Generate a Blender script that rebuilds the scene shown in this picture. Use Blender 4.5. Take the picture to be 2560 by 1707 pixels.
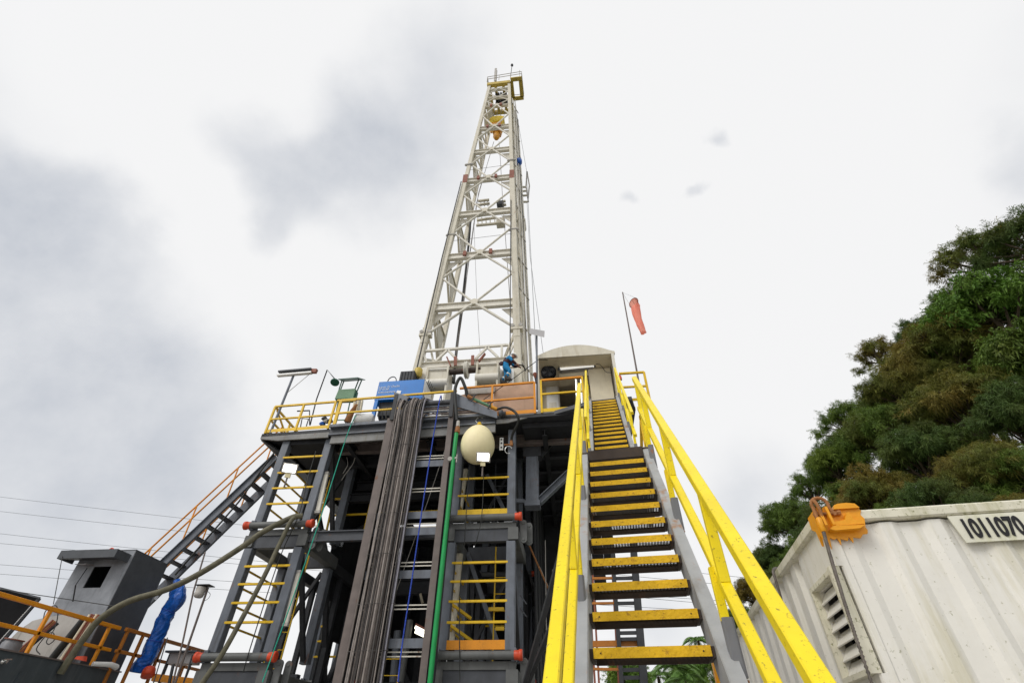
import bpy, math, random
import numpy as np
from mathutils import Vector, Matrix

random.seed(7)
for o in list(bpy.data.objects):
    bpy.data.objects.remove(o)
scene = bpy.context.scene
COL = scene.collection

# ------------------------------------------------------------------ camera
CAM = np.array([0.0, 0.0, 1.7])
CR = np.array([0.9933268315823929, 0.11489174240311577, 0.010084303945261216])
CU = np.array([0.0679293133761728, -0.65347195571434, 0.7538965522398396])
CF = np.array([-0.09320629829966447, 0.7481806537344117, 0.656915744471711])
FPX = 1200.0
cam_d = bpy.data.cameras.new('camera')
cam_d.sensor_width = 36.0
cam_d.lens = FPX * 36.0 / 2560.0
cam_d.clip_start = 0.05
cam_d.clip_end = 2000.0
cam = bpy.data.objects.new('camera', cam_d)
COL.objects.link(cam)
cam.matrix_world = Matrix(((CR[0], CU[0], -CF[0], CAM[0]),
                           (CR[1], CU[1], -CF[1], CAM[1]),
                           (CR[2], CU[2], -CF[2], CAM[2]),
                           (0, 0, 0, 1)))
scene.camera = cam

# ------------------------------------------------------------------ view
scene.view_settings.view_transform = 'Standard'
scene.view_settings.look = 'None'
scene.view_settings.exposure = 0.0
scene.view_settings.gamma = 1.0
scene.view_settings.use_curve_mapping = False

# ------------------------------------------------------------------ sun
SUN_EL, SUN_AZ = math.radians(43), math.radians(220)     # azimuth from +Y, clockwise
sd = np.array([math.sin(SUN_AZ) * math.cos(SUN_EL), math.cos(SUN_AZ) * math.cos(SUN_EL), math.sin(SUN_EL)])
sl = bpy.data.lights.new('sun', 'SUN')
sl.energy = 1.5
sl.angle = math.radians(25)
sl.color = (1.0, 0.97, 0.92)
sun = bpy.data.objects.new('sun', sl)
COL.objects.link(sun)
sun.rotation_euler = Vector((-sd[0], -sd[1], -sd[2])).to_track_quat('-Z', 'Y').to_euler()

# ------------------------------------------------------------------ overcast sky
def pixdir(x, y):
    d = CR * (x - 1280) / FPX - CU * (y - 853.5) / FPX + CF
    return d / np.linalg.norm(d)

world = bpy.data.worlds.new('World')
scene.world = world
world.use_nodes = True
wn, wl = world.node_tree.nodes, world.node_tree.links
wn.clear()
def wnode(t, **k):
    n = wn.new(t)
    for a, b in k.items():
        setattr(n, a, b)
    return n
w_out = wnode('ShaderNodeOutputWorld')
w_bg = wnode('ShaderNodeBackground')
wl.new(w_bg.outputs[0], w_out.inputs[0])
w_tc = wnode('ShaderNodeTexCoord')
w_sky = wnode('ShaderNodeTexSky', sky_type='NISHITA')
w_sky.sun_disc = False
w_sky.sun_elevation = SUN_EL
w_sky.sun_rotation = SUN_AZ
w_skys = wnode('ShaderNodeMix', data_type='RGBA', blend_type='MULTIPLY')
w_skys.inputs['Factor'].default_value = 1
wl.new(w_sky.outputs[0], w_skys.inputs['A'])
w_skys.inputs['B'].default_value = (0.10, 0.10, 0.10, 1)
# wobble the direction so that cloud edges are ragged
w_n1 = wnode('ShaderNodeTexNoise')
w_n1.inputs['Scale'].default_value = 3.2
w_n1.inputs['Detail'].default_value = 7
w_n1.inputs['Roughness'].default_value = 0.52
wl.new(w_tc.outputs['Generated'], w_n1.inputs['Vector'])
w_sub = wnode('ShaderNodeVectorMath', operation='SUBTRACT')
wl.new(w_n1.outputs['Color'], w_sub.inputs[0])
w_sub.inputs[1].default_value = (0.5, 0.5, 0.5)
w_scl = wnode('ShaderNodeVectorMath', operation='SCALE')
wl.new(w_sub.outputs[0], w_scl.inputs[0])
w_scl.inputs['Scale'].default_value = 0.26
w_dir = wnode('ShaderNodeVectorMath', operation='ADD')
wl.new(w_tc.outputs['Generated'], w_dir.inputs[0])
wl.new(w_scl.outputs[0], w_dir.inputs[1])
# grey cloud banks: direction, angular radius (deg), softness (deg), depth
BANKS = [((920, 420), 6.8, 6.5, .8), ((1060, 260), 5.5, 7.5, .5), ((770, 480), 4.4, 4.2, .8), ((695, 585), 2.3, 3, .75), ((590, 315), 2.0, 4, .5), ((660, 400), 2.3, 3.4, .55),
         ((1130, 430), 4, 6, .4), ((1110, 110), 4, 7, .3),
         ((20, 500), 6, 3.2, .7), ((170, 510), 5.0, 3.4, .7), ((90, 680), 7.5, 5.5, .5), ((260, 620), 3.0, 3.4, .5), ((200, 850), 7, 7, .45), ((430, 960), 5, 6, .42), ((110, 1010), 4.5, 5, .65),
         ((40, 1300), 15, 9, .75), ((350, 1260), 9, 8, .5), ((590, 1150), 5, 7, .35), ((820, 870), 3, 4.5, .18),
         ((1860, 1220), 3.5, 7, .5), ((1740, 330), .5, 1.5, .5), ((1700, 480), .3, 1.0, .4), ((1600, 530), .4, 1.5, .45),
         ((2520, 450), 1.5, 3, .6), ((1640, 1560), 2, 7, .5),
         ((-1500, 700), 22, 16, .7), ((4200, 300), 18, 16, .6)]
acc = None
def wmath(op, a, b=None, clamp=False):
    n = wnode('ShaderNodeMath', operation=op)
    n.use_clamp = clamp
    for i, q in enumerate((a, b)):
        if q is None:
            continue
        if isinstance(q, (int, float)):
            n.inputs[i].default_value = q
        else:
            wl.new(q, n.inputs[i])
    return n.outputs[0]
w_nrm = wnode('ShaderNodeVectorMath', operation='NORMALIZE')
wl.new(w_dir.outputs[0], w_nrm.inputs[0])
for (px, py), rad, soft, depth in BANKS:
    dp = wnode('ShaderNodeVectorMath', operation='DOT_PRODUCT')
    wl.new(w_nrm.outputs[0], dp.inputs[0])
    dp.inputs[1].default_value = tuple(pixdir(px, py))
    ang = wmath('ARCCOSINE', dp.outputs['Value'])
    mr = wnode('ShaderNodeMapRange', interpolation_type='SMOOTHSTEP')
    wl.new(ang, mr.inputs['Value'])
    mr.inputs['From Min'].default_value = math.radians(max(rad - soft * .55, .05))
    mr.inputs['From Max'].default_value = math.radians(rad + soft * .6)
    mr.inputs['To Min'].default_value = depth
    mr.inputs['To Max'].default_value = 0.0
    inv = wmath('SUBTRACT', 1.0, mr.outputs[0])
    acc = inv if acc is None else wmath('MULTIPLY', acc, inv)
acc = wmath('SUBTRACT', 1.0, acc)
# overall soft mottling over the whole sky
w_n2 = wnode('ShaderNodeTexNoise')
w_n2.inputs['Scale'].default_value = 2.2
w_n2.inputs['Detail'].default_value = 6
wl.new(w_tc.outputs['Generated'], w_n2.inputs['Vector'])
mott = wnode('ShaderNodeMapRange')
wl.new(w_n2.outputs['Fac'], mott.inputs['Value'])
mott.inputs['From Min'].default_value = .35
mott.inputs['From Max'].default_value = .68
mott.inputs['To Min'].default_value = .72
mott.inputs['To Max'].default_value = 1.12
acc = wmath('MULTIPLY', acc, mott.outputs[0], clamp=True)
w_n3 = wnode('ShaderNodeTexNoise')
w_n3.inputs['Scale'].default_value = 5.5
w_n3.inputs['Detail'].default_value = 9
w_n3.inputs['Roughness'].default_value = .58
wl.new(w_tc.outputs['Generated'], w_n3.inputs['Vector'])
mot2 = wnode('ShaderNodeMapRange')
wl.new(w_n3.outputs['Fac'], mot2.inputs['Value'])
mot2.inputs['From Min'].default_value = .34
mot2.inputs['From Max'].default_value = .66
mot2.inputs['To Min'].default_value = .66
mot2.inputs['To Max'].default_value = 1.2
acc = wmath('MULTIPLY', acc, mot2.outputs[0], clamp=True)
w_cl = wnode('ShaderNodeMix', data_type='RGBA')
wl.new(acc, w_cl.inputs['Factor'])
w_cl.inputs['A'].default_value = (0.935, 0.935, 0.938, 1)
w_cl.inputs['B'].default_value = (0.575, 0.605, 0.66, 1)
w_fin = wnode('ShaderNodeMix', data_type='RGBA')
w_fin.inputs['Factor'].default_value = 0.97
wl.new(w_skys.outputs['Result'], w_fin.inputs['A'])
wl.new(w_cl.outputs['Result'], w_fin.inputs['B'])
wl.new(w_fin.outputs['Result'], w_bg.inputs['Color'])
w_bg.inputs['Strength'].default_value = 1.0

# ------------------------------------------------------------------ pixel to point (2560 x 1707 photograph)
def ray(x, y):
    return CR * (x - 1280) / FPX - CU * (y - 853.5) / FPX + CF
def at(x, y, Y):
    d = ray(x, y)
    return CAM + d * (Y / d[1])
def atz(x, y, Z):
    d = ray(x, y)
    return CAM + d * ((Z - CAM[2]) / d[2])
def atx(x, y, X):
    d = ray(x, y)
    return CAM + d * (X / d[0])
CROP = {'1': (1000, 130, 3.92), '2': (1000, 500, 3.409), '3': (640, 880, 3.733), '4': (1040, 820, 3.137),
        '5': (0, 1100, 2.583), '6': (480, 1100, 2.583), '7': (840, 1100, 2.583), '8': (1320, 900, 1.9436),
        'B': (1780, 1200, 3.015), 'H': (1300, 720, 5.6), 'E': (1120, 920, 4.9), 'U': (900, 900, 8.71),
        'L': (0, 1380, 4.797), 'M': (300, 1380, 4.796), 'N': (860, 960, 4.9), 'R': (1260, 1000, 4.48)}
def px(k, x, y):
    a, b, s = CROP[k]
    return a + x / s, b + y / s
def A(k, x, y, Y):
    return at(*px(k, x, y), Y)
def AZ(k, x, y, Z):
    return atz(*px(k, x, y), Z)

# stair / container frame: rotated about Z by -SY
SY = 0.09543005193392443
SX_ = np.array([math.cos(SY), -math.sin(SY), 0.0])
SY_ = np.array([math.sin(SY), math.cos(SY), 0.0])
def toS(p):
    return np.array([p @ SX_, p @ SY_, p[2]])
def fromS(p):
    return SX_ * p[0] + SY_ * p[1] + np.array([0, 0, p[2]])

# ------------------------------------------------------------------ mesh builder
def vec(*a):
    return np.array(a, float)
def unit(v):
    return v / (np.linalg.norm(v) + 1e-12)

class MB:
    def __init__(s):
        s.v, s.f, s.sm = [], [], []
    def add(s, vs, fs, smooth=False):
        o = len(s.v)
        s.v.extend([tuple(map(float, p)) for p in vs])
        s.f.extend([tuple(i + o for i in f) for f in fs])
        s.sm.extend([smooth] * len(fs))
        return s
    def box(s, x0, x1, y0, y1, z0, z1):
        vs = [(x, y, z) for z in (z0, z1) for y in (y0, y1) for x in (x0, x1)]
        return s.add(vs, [(0, 2, 3, 1), (4, 5, 7, 6), (0, 1, 5, 4), (2, 6, 7, 3), (0, 4, 6, 2), (1, 3, 7, 5)])
    def ext(s, prof, a, b, up=(0, 0, 1), smooth=False):
        a, b, up = np.array(a, float), np.array(b, float), np.array(up, float)
        d = unit(b - a)
        if abs(d @ unit(up)) > .98:
            up = np.array([0, 1.0, 0]) if abs(d[1]) < .9 else np.array([1.0, 0, 0])
        r = unit(np.cross(d, up))
        u = np.cross(r, d)
        n = len(prof)
        vs = [a + r * p[0] + u * p[1] for p in prof] + [b + r * p[0] + u * p[1] for p in prof]
        fs = [(i, (i + 1) % n, n + (i + 1) % n, n + i) for i in range(n)]
        s.add(vs, fs, smooth)
        s.add(vs, [tuple(range(n - 1, -1, -1)), tuple(range(n, 2 * n))])
        return s
    def bar(s, a, b, w, h=None, up=(0, 0, 1), ch=0.0):
        h = w if h is None else h
        x, y = w / 2, h / 2
        if ch:
            pr = [(-x + ch, -y), (x - ch, -y), (x, -y + ch), (x, y - ch), (x - ch, y), (-x + ch, y), (-x, y - ch), (-x, -y + ch)]
        else:
            pr = [(-x, -y), (x, -y), (x, y), (-x, y)]
        return s.ext(pr, a, b, up)
    def ibeam(s, a, b, w, h, t=.02, up=(0, 0, 1)):
        x, y, q = w / 2, h / 2, t / 2
        pr = [(-x, -y), (x, -y), (x, -y + t), (q, -y + t), (q, y - t), (x, y - t), (x, y), (-x, y), (-x, y - t), (-q, y - t), (-q, -y + t), (-x, -y + t)]
        return s.ext(pr, a, b, up)
    def chan(s, a, b, w, h, t=.015, up=(0, 0, 1), flip=1):
        # web at one side, flanges pointing the other way
        y = h / 2
        pr = [(0, -y), (w, -y), (w, -y + t), (t, -y + t), (t, y - t), (w, y - t), (w, y), (0, y)]
        pr = [((p[0] - w / 2) * flip, p[1]) for p in pr]
        if flip < 0:
            pr = pr[::-1]
        return s.ext(pr, a, b, up)
    def tube(s, pts, r, n=8, closed=False, caps=True):
        pts = [np.array(p, float) for p in pts]
        m = len(pts)
        rr = r if isinstance(r, (list, tuple)) else [r] * m
        ref = None
        vs = []
        for i, p in enumerate(pts):
            if closed:
                d = unit(pts[(i + 1) % m] - pts[i - 1])
            else:
                d = unit(pts[min(i + 1, m - 1)] - pts[max(i - 1, 0)])
            if ref is None:
                ref = np.array([0, 0, 1.0]) if abs(d[2]) < .9 else np.array([1.0, 0, 0])
            x = unit(np.cross(d, ref))
            y = np.cross(x, d)
            ref = y
            for k in range(n):
                t = 2 * math.pi * k / n
                vs.append(p + (x * math.cos(t) + y * math.sin(t)) * rr[i])
        fs = []
        for i in range(m if closed else m - 1):
            j = (i + 1) % m
            for k in range(n):
                fs.append((i * n + k, i * n + (k + 1) % n, j * n + (k + 1) % n, j * n + k))
        s.add(vs, fs, True)
        if caps and not closed:
            s.add(vs[:n], [tuple(range(n - 1, -1, -1))])
            s.add(vs[-n:], [tuple(range(n))])
        return s
    def plate(s, pts, t):
        pts = [np.array(p, float) for p in pts]
        t = np.array(t, float)
        n = len(pts)
        vs = pts + [p + t for p in pts]
        return s.add(vs, [tuple(range(n - 1, -1, -1)), tuple(range(n, 2 * n))] + [(i, (i + 1) % n, n + (i + 1) % n, n + i) for i in range(n)])
    def lathe(s, c, axis, prof, n=16, smooth=True):
        c, axis = np.array(c, float), unit(np.array(axis, float))
        ref = np.array([0, 0, 1.0]) if abs(axis[2]) < .9 else np.array([1.0, 0, 0])
        x = unit(np.cross(axis, ref))
        y = np.cross(axis, x)
        vs = []
        for h, r in prof:
            for k in range(n):
                t = 2 * math.pi * k / n
                vs.append(c + axis * h + (x * math.cos(t) + y * math.sin(t)) * max(r, 1e-4))
        fs = []
        for i in range(len(prof) - 1):
            for k in range(n):
                fs.append((i * n + k, i * n + (k + 1) % n, (i + 1) * n + (k + 1) % n, (i + 1) * n + k))
        s.add(vs, fs, smooth)
        s.add(vs[:n], [tuple(range(n - 1, -1, -1))])
        s.add(vs[-n:], [tuple(range(n))])
        return s
    def mesh(s, name, off=(0, 0, 0)):
        me = bpy.data.meshes.new(name)
        v = np.array(s.v) - np.array(off)
        me.from_pydata([tuple(p) for p in v], [], s.f)
        me.polygons.foreach_set('use_smooth', s.sm)
        me.update()
        return me
    def build(s, name, mat, parent=None, kind=None):
        """link as one mesh object; vertices are in the thing's own frame"""
        off = ROOT[parent.name] if parent is not None else np.mean(np.array(s.v), axis=0) * 0 + s.base()
        me = s.mesh(name, off)
        return link(name, me, mat, parent, kind, off)
    def base(s):
        v = np.array(s.v)
        return np.array([(v[:, 0].min() + v[:, 0].max()) / 2, (v[:, 1].min() + v[:, 1].max()) / 2, v[:, 2].min()])

ROOT = {}
def link(name, me, mat, parent=None, kind=None, off=None):
    if mat is not None and not me.materials:
        me.materials.append(M[mat])
    o = bpy.data.objects.new(name, me)
    COL.objects.link(o)
    if parent is not None:
        o.parent = parent
        ROOT[o.name] = ROOT[parent.name]
    else:
        ROOT[o.name] = off
        o.location = off
    if kind:
        o['kind'] = kind
    return o
def tag(o, label, cat, group=None):
    o['label'] = label
    o['category'] = cat
    if group:
        o['group'] = group
    return o
def thing(name, label, cat, base, rz=0.0, group=None):
    o = bpy.data.objects.new(name, None)
    o.empty_display_size = .2
    COL.objects.link(o)
    base = np.array(base, float)
    ROOT[o.name] = base
    c, q = math.cos(rz), math.sin(rz)
    o.location = (base[0] * c - base[1] * q, base[0] * q + base[1] * c, base[2])
    o.rotation_euler = (0, 0, rz)
    return tag(o, label, cat, group)
def copy_tree(o, parent=None):
    c = o.copy()
    COL.objects.link(c)
    c.parent = parent
    for ch in list(o.children):
        copy_tree(ch, c)
    return c
def curve(pts, n=8):
    """Catmull-Rom through pts"""
    p = [np.array(q, float) for q in pts]
    p = [2 * p[0] - p[1]] + p + [2 * p[-1] - p[-2]]
    out = []
    for i in range(1, len(p) - 2):
        for k in range(n):
            t = k / n
            out.append(.5 * ((2 * p[i]) + (p[i + 1] - p[i - 1]) * t + (2 * p[i - 1] - 5 * p[i] + 4 * p[i + 1] - p[i + 2]) * t * t
                             + (3 * p[i] - 3 * p[i + 1] + p[i + 2] - p[i - 1]) * t ** 3))
    out.append(p[-2])
    return out
def text_mesh(txt, size, shear=0.0, bold=0.0):
    cu = bpy.data.curves.new('lettering', 'FONT')
    cu.body = txt
    cu.size = size
    cu.extrude = .002
    cu.offset = bold
    cu.shear = shear
    o = bpy.data.objects.new('lettering', cu)
    COL.objects.link(o)
    dg = bpy.context.evaluated_depsgraph_get()
    me = bpy.data.meshes.new_from_object(o.evaluated_get(dg))
    bpy.data.objects.remove(o)
    return me
def put_text(name, txt, size, mat, parent, origin, xdir, ydir, sx=1.0, **k):
    """flat lettering, origin/xdir/ydir in the thing's own frame"""
    me = text_mesh(txt, size, **k)
    x, y = unit(np.array(xdir, float)), unit(np.array(ydir, float))
    z = np.cross(x, y)
    off = ROOT[parent.name]
    for v in me.vertices:
        p = np.array(origin) + x * v.co[0] * sx + y * v.co[1] + z * v.co[2] - off
        v.co = p
    me.materials.clear()
    return link(name, me, mat, parent)

# ------------------------------------------------------------------ materials
M = {}
def paint(name, col, rough=.55, var=.18, rust=0.0, rustcol=(.17, .065, .025), scale=2.5, metal=0.0, bump=.15,
          streak=0.0, streakcol=(.10, .09, .06), fine=0.0, finecol=(.12, .06, .02), spec=.4, chips=0.0):
    m = bpy.data.materials.new(name)
    m.use_nodes = True
    n, l = m.node_tree.nodes, m.node_tree.links
    b = n['Principled BSDF']
    b.inputs['Roughness'].default_value = rough
    b.inputs['Metallic'].default_value = metal
    b.inputs['Specular IOR Level'].default_value = spec
    tc = n.new('ShaderNodeTexCoord')
    geo = n.new('ShaderNodeNewGeometry')
    src = geo.outputs['Position']
    n1 = n.new('ShaderNodeTexNoise')
    n1.inputs['Scale'].default_value = scale
    n1.inputs['Detail'].default_value = 6
    n1.inputs['Roughness'].default_value = .62
    l.new(src, n1.inputs['Vector'])
    mx = n.new('ShaderNodeMix'); mx.data_type = 'RGBA'
    mr = n.new('ShaderNodeMapRange')
    l.new(n1.outputs['Fac'], mr.inputs['Value'])
    mr.inputs['From Min'].default_value = .3
    mr.inputs['From Max'].default_value = .7
    l.new(mr.outputs[0], mx.inputs['Factor'])
    mx.inputs['A'].default_value = tuple(c * (1 - var) for c in col) + (1,)
    mx.inputs['B'].default_value = tuple(min(c * (1 + var), .95) for c in col) + (1,)
    out = mx.outputs['Result']
    def layer(out, sc, stretch, lo, hi, colr, amt):
        mp = n.new('ShaderNodeMapping')
        mp.inputs['Scale'].default_value = stretch
        l.new(src, mp.inputs['Vector'])
        q = n.new('ShaderNodeTexNoise')
        q.inputs['Scale'].default_value = sc
        q.inputs['Detail'].default_value = 8
        q.inputs['Roughness'].default_value = .68
        l.new(mp.outputs[0], q.inputs['Vector'])
        r = n.new('ShaderNodeMapRange')
        r.interpolation_type = 'SMOOTHSTEP'
        l.new(q.outputs['Fac'], r.inputs['Value'])
        r.inputs['From Min'].default_value = lo
        r.inputs['From Max'].default_value = hi
        r.inputs['To Max'].default_value = amt
        k = n.new('ShaderNodeMix'); k.data_type = 'RGBA'
        l.new(r.outputs[0], k.inputs['Factor'])
        l.new(out, k.inputs['A'])
        k.inputs['B'].default_value = tuple(colr) + (1,)
        return k.outputs['Result']
    if streak:
        out = layer(out, 5.0, (1, 1, .12), .56 - .1 * streak, .72, streakcol, min(1, .35 + streak * .5))
    if rust:
        out = layer(out, 3.6, (1, 1, .55), .68 - .2 * rust, .74 - .1 * rust, rustcol, .9)
    if fine:
        out = layer(out, 42.0, (1, 1, 1), .62 - .14 * fine, .72 - .1 * fine, finecol, .85)
    if chips:
        out = layer(out, 11.0, (1, 1, 1), .665, .685, (.10, .085, .04), chips)
    l.new(out, b.inputs['Base Color'])
    if bump:
        bp = n.new('ShaderNodeBump')
        bp.inputs['Strength'].default_value = bump
        bp.inputs['Distance'].default_value = .01
        q = n.new('ShaderNodeTexNoise')
        q.inputs['Scale'].default_value = 30
        q.inputs['Detail'].default_value = 4
        l.new(src, q.inputs['Vector'])
        l.new(q.outputs['Fac'], bp.inputs['Height'])
        l.new(bp.outputs[0], b.inputs['Normal'])
    M[name] = m
    return m
paint('steel', (.135, .15, .178), .5, .22, rust=.33, streak=.6, streakcol=(.06, .06, .062))
paint('steel_mid', (.062, .067, .078), .55, .25, rust=.2, streak=.3, streakcol=(.04, .04, .04))
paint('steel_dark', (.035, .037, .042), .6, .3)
paint('steel_brown', (.15, .122, .112), .6, .22, rust=.45, streak=.4)
paint('header', (.118, .122, .12), .55, .2, rust=.3, streak=.5, streakcol=(.06, .06, .055))
paint('interior_shade', (.02, .021, .024), .8, .4)  # near-black paint standing in for deep shade on inner parts
paint('fascia', (.20, .20, .195), .55, .2, rust=.35, streak=.75, streakcol=(.13, .11, .07))
paint('yellow', (.86, .67, .006), .42, .09, streak=.22, streakcol=(.56, .40, .02), rust=.12, rustcol=(.42, .27, .03), fine=.3, finecol=(.22, .16, .03), bump=.12, chips=.8)
paint('yellow_old', (.74, .47, .012), .45, .14, rust=.18, fine=.3)
paint('orange', (.72, .27, .01), .45, .12, rust=.2, fine=.3)
paint('orange_dark', (.42, .15, .02), .5, .2, rust=.4, fine=.4)
paint('nosing', (.74, .45, .014), .75, .16, rust=.3, rustcol=(.42, .20, .02), scale=5, fine=.55, finecol=(.34, .17, .02), bump=.9)
paint('stringer', (.34, .35, .36), .5, .15, rust=.6, rustcol=(.34, .20, .12), streak=.35, streakcol=(.22, .2, .18))
paint('sleeve', (.17, .175, .19), .45, .12, rust=.3, rustcol=(.3, .13, .06))
paint('grating', (.055, .05, .045), .7, .3, rust=.35)
paint('plate_brown', (.05, .035, .028), .7, .3, rust=.5)
paint('cream', (.61, .57, .47), .5, .10, rust=.26, rustcol=(.30, .18, .1), streak=.6, streakcol=(.40, .34, .23))
paint('cream_pale', (.69, .66, .58), .5, .08, rust=.18, rustcol=(.32, .2, .12), streak=.45, streakcol=(.46, .40, .29))
paint('red', (.62, .07, .025), .45, .15, rust=.15)
paint('rust_red', (.24, .08, .05), .6, .25, rust=.3)
paint('blue', (.0, .165, .55), .35, .08, streak=.15, streakcol=(.01, .08, .3), bump=.05)
paint('tarp_blue', (.005, .095, .44), .36, .35, scale=9, bump=.6)
paint('rope_blue', (.03, .07, .42), .8, .5, scale=25)
paint('green', (.01, .30, .075), .4, .12, rust=.1)
paint('green_dull', (.12, .25, .14), .5, .12)
paint('green_dark', (.015, .10, .065), .5, .2)
paint('rope_green', (.02, .36, .25), .7, .2)
paint('black', (.010, .010, .011), .85, .3, spec=.1)
paint('rubber', (.02, .021, .02), .5, .3, streak=.3)
paint('hose', (.125, .115, .075), .7, .35, streak=.4, streakcol=(.05, .06, .03), scale=6)
paint('cable_a', (.16, .135, .122), .6, .3, scale=6)
paint('cable_b', (.27, .235, .215), .6, .25, scale=6)
paint('cable_c', (.06, .053, .05), .5, .3, scale=6)
paint('cable_d', (.27, .26, .30), .5, .2, scale=6)
paint('tan', (.50, .33, .23), .6, .14, rust=.2, streak=.5, streakcol=(.32, .2, .13))
paint('beige', (.74, .67, .51), .55, .08, streak=.3, streakcol=(.5, .42, .28))
paint('white', (.80, .80, .78), .45, .05, streak=.2, streakcol=(.5, .47, .4))
paint('chrome', (.75, .75, .72), .22, .05, metal=.9, bump=0)
paint('grey_lit', (.235, .25, .275), .4, .25, streak=.6, streakcol=(.12, .13, .145))  # box house front: lighter copy, sky glare put into the colour
paint('grey_shade', (.065, .072, .082), .5, .2, streak=.7, streakcol=(.08, .085, .095))  # same box house steel: darker copy, shade put into the colour
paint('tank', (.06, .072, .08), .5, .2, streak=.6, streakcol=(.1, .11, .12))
paint('gantry_grey', (.42, .40, .37), .6, .15, streak=.4)
paint('panel', (.34, .33, .33), .5, .08)
paint('wood', (.16, .13, .07), .8, .4, streak=.4)
paint('conc', (.30, .29, .26), .85, .2)
paint('container', (.775, .755, .70), .5, .05, rust=.16, rustcol=(.46, .32, .18), streak=.85, streakcol=(.57, .53, .37), fine=.12, finecol=(.35, .34, .22))
paint('container_rail', (.70, .67, .55), .6, .1, rust=.3, rustcol=(.34, .28, .13), streak=1.0, streakcol=(.30, .29, .11), fine=.45, finecol=(.2, .2, .08))
paint('plate_moss', (.73, .715, .6), .6, .08, streak=.6, streakcol=(.45, .45, .2))
paint('pad_orange', (.80, .34, .01), .4, .1, rust=.1, bump=.5)
paint('rust', (.30, .13, .045), .75, .4, scale=14, bump=.6)
paint('wire', (.16, .14, .125), .55, .35, scale=30, metal=.3)
paint('ink', (.012, .012, .014), .6, .1, bump=0)
paint('pen', (.72, .76, .80), .6, .05, bump=0)
paint('line', (.10, .11, .115), .6, .1, bump=0)
paint('egg', (.92, .81, .50), .55, .06, scale=2, bump=.2, streak=.3, streakcol=(.72, .58, .28))
paint('coverall', (.008, .19, .42), .8, .25, scale=12)
paint('vest', (.05, .022, .03), .8, .3, scale=12)
paint('skin', (.30, .15, .10), .6, .1, bump=0)
paint('helmet', (.78, .76, .68), .35, .05, bump=0)
paint('boot', (.03, .024, .02), .6, .3)
paint('reflective', (.62, .64, .6), .4, .1, bump=0)
paint('bark', (.075, .055, .035), .9, .3, scale=6, bump=.8)
paint('hill', (.045, .07, .022), .95, .4, scale=.6, bump=.8)
paint('gravel', (.36, .345, .32), .95, .25, scale=1.2, fine=.3, finecol=(.2, .19, .17), bump=.8)
paint('block_yellow', (.72, .52, .01), .4, .15, rust=.15)
paint('block_orange', (.62, .28, .02), .45, .25, rust=.4)
paint('crown_yellow', (.52, .38, .07), .5, .15, rust=.25, streak=.4)

def emit(name, col, st):
    m = bpy.data.materials.new(name)
    m.use_nodes = True
    b = m.node_tree.nodes['Principled BSDF']
    b.inputs['Base Color'].default_value = (.8, .8, .8, 1)
    b.inputs['Emission Color'].default_value = tuple(col) + (1,)
    b.inputs['Emission Strength'].default_value = st
    M[name] = m
emit('lamp_white', (1.0, .97, .88), 9.0)
emit('lamp_tube', (1.0, .95, .75), 2.2)
emit('lamp_soft', (1.0, .98, .92), .55)

def leaf(name, ca, cb, cc, transl=.25):
    m = bpy.data.materials.new(name)
    m.use_nodes = True
    n, l = m.node_tree.nodes, m.node_tree.links
    b = n['Principled BSDF']
    b.inputs['Roughness'].default_value = .6
    b.inputs['Specular IOR Level'].default_value = .25
    geo = n.new('ShaderNodeNewGeometry')
    q = n.new('ShaderNodeTexNoise')
    q.inputs['Scale'].default_value = .33
    q.inputs['Detail'].default_value = 5
    l.new(geo.outputs['Position'], q.inputs['Vector'])
    cr = n.new('ShaderNodeValToRGB')
    e = cr.color_ramp.elements
    e[0].position, e[0].color = .36, tuple(ca) + (1,)
    e[1].position, e[1].color = .64, tuple(cc) + (1,)
    k = cr.color_ramp.elements.new(.5)
    k.color = tuple(cb) + (1,)
    l.new(q.outputs['Fac'], cr.inputs['Fac'])
    # leaf to leaf variation
    rv = n.new('ShaderNodeMix'); rv.data_type = 'RGBA'; rv.blend_type = 'MULTIPLY'
    rv.inputs['Factor'].default_value = 1
    rr = n.new('ShaderNodeMapRange')
    l.new(geo.outputs['Random Per Island'], rr.inputs['Value'])
    rr.inputs['To Min'].default_value = .65
    rr.inputs['To Max'].default_value = 1.45
    l.new(cr.outputs[0], rv.inputs['A'])
    l.new(rr.outputs[0], rv.inputs['B'])
    l.new(rv.outputs['Result'], b.inputs['Base Color'])
    t = n.new('ShaderNodeBsdfTranslucent')
    l.new(rv.outputs['Result'], t.inputs['Color'])
    ms = n.new('ShaderNodeMixShader')
    ms.inputs[0].default_value = transl
    l.new(b.outputs[0], ms.inputs[1])
    l.new(t.outputs[0], ms.inputs[2])
    l.new(ms.outputs[0], n['Material Output'].inputs['Surface'])
    M[name] = m
leaf('leaf_olive', (.20, .15, .03), (.155, .155, .03), (.115, .155, .03), .3)
leaf('leaf_green', (.13, .15, .028), (.10, .165, .028), (.15, .21, .03), .3)
leaf('leaf_dark', (.09, .115, .025), (.07, .12, .028), (.115, .15, .03), .3)
leaf('leaf_bright', (.12, .20, .03), (.09, .19, .024), (.17, .25, .035))
leaf('fabric_red', (.88, .36, .27), (.92, .44, .34), (.84, .28, .20), .5)
leaf('leaf_palm', (.08, .14, .03), (.09, .18, .035), (.13, .22, .045))
# ================================================================== SETTING
g = MB()
g.add([(-400, -300, 0), (400, -300, 0), (400, 500, 0), (-400, 500, 0)], [(0, 1, 2, 3)])
link('ground', g.mesh('ground'), 'gravel', None, 'structure', vec(0, 0, 0))

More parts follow.
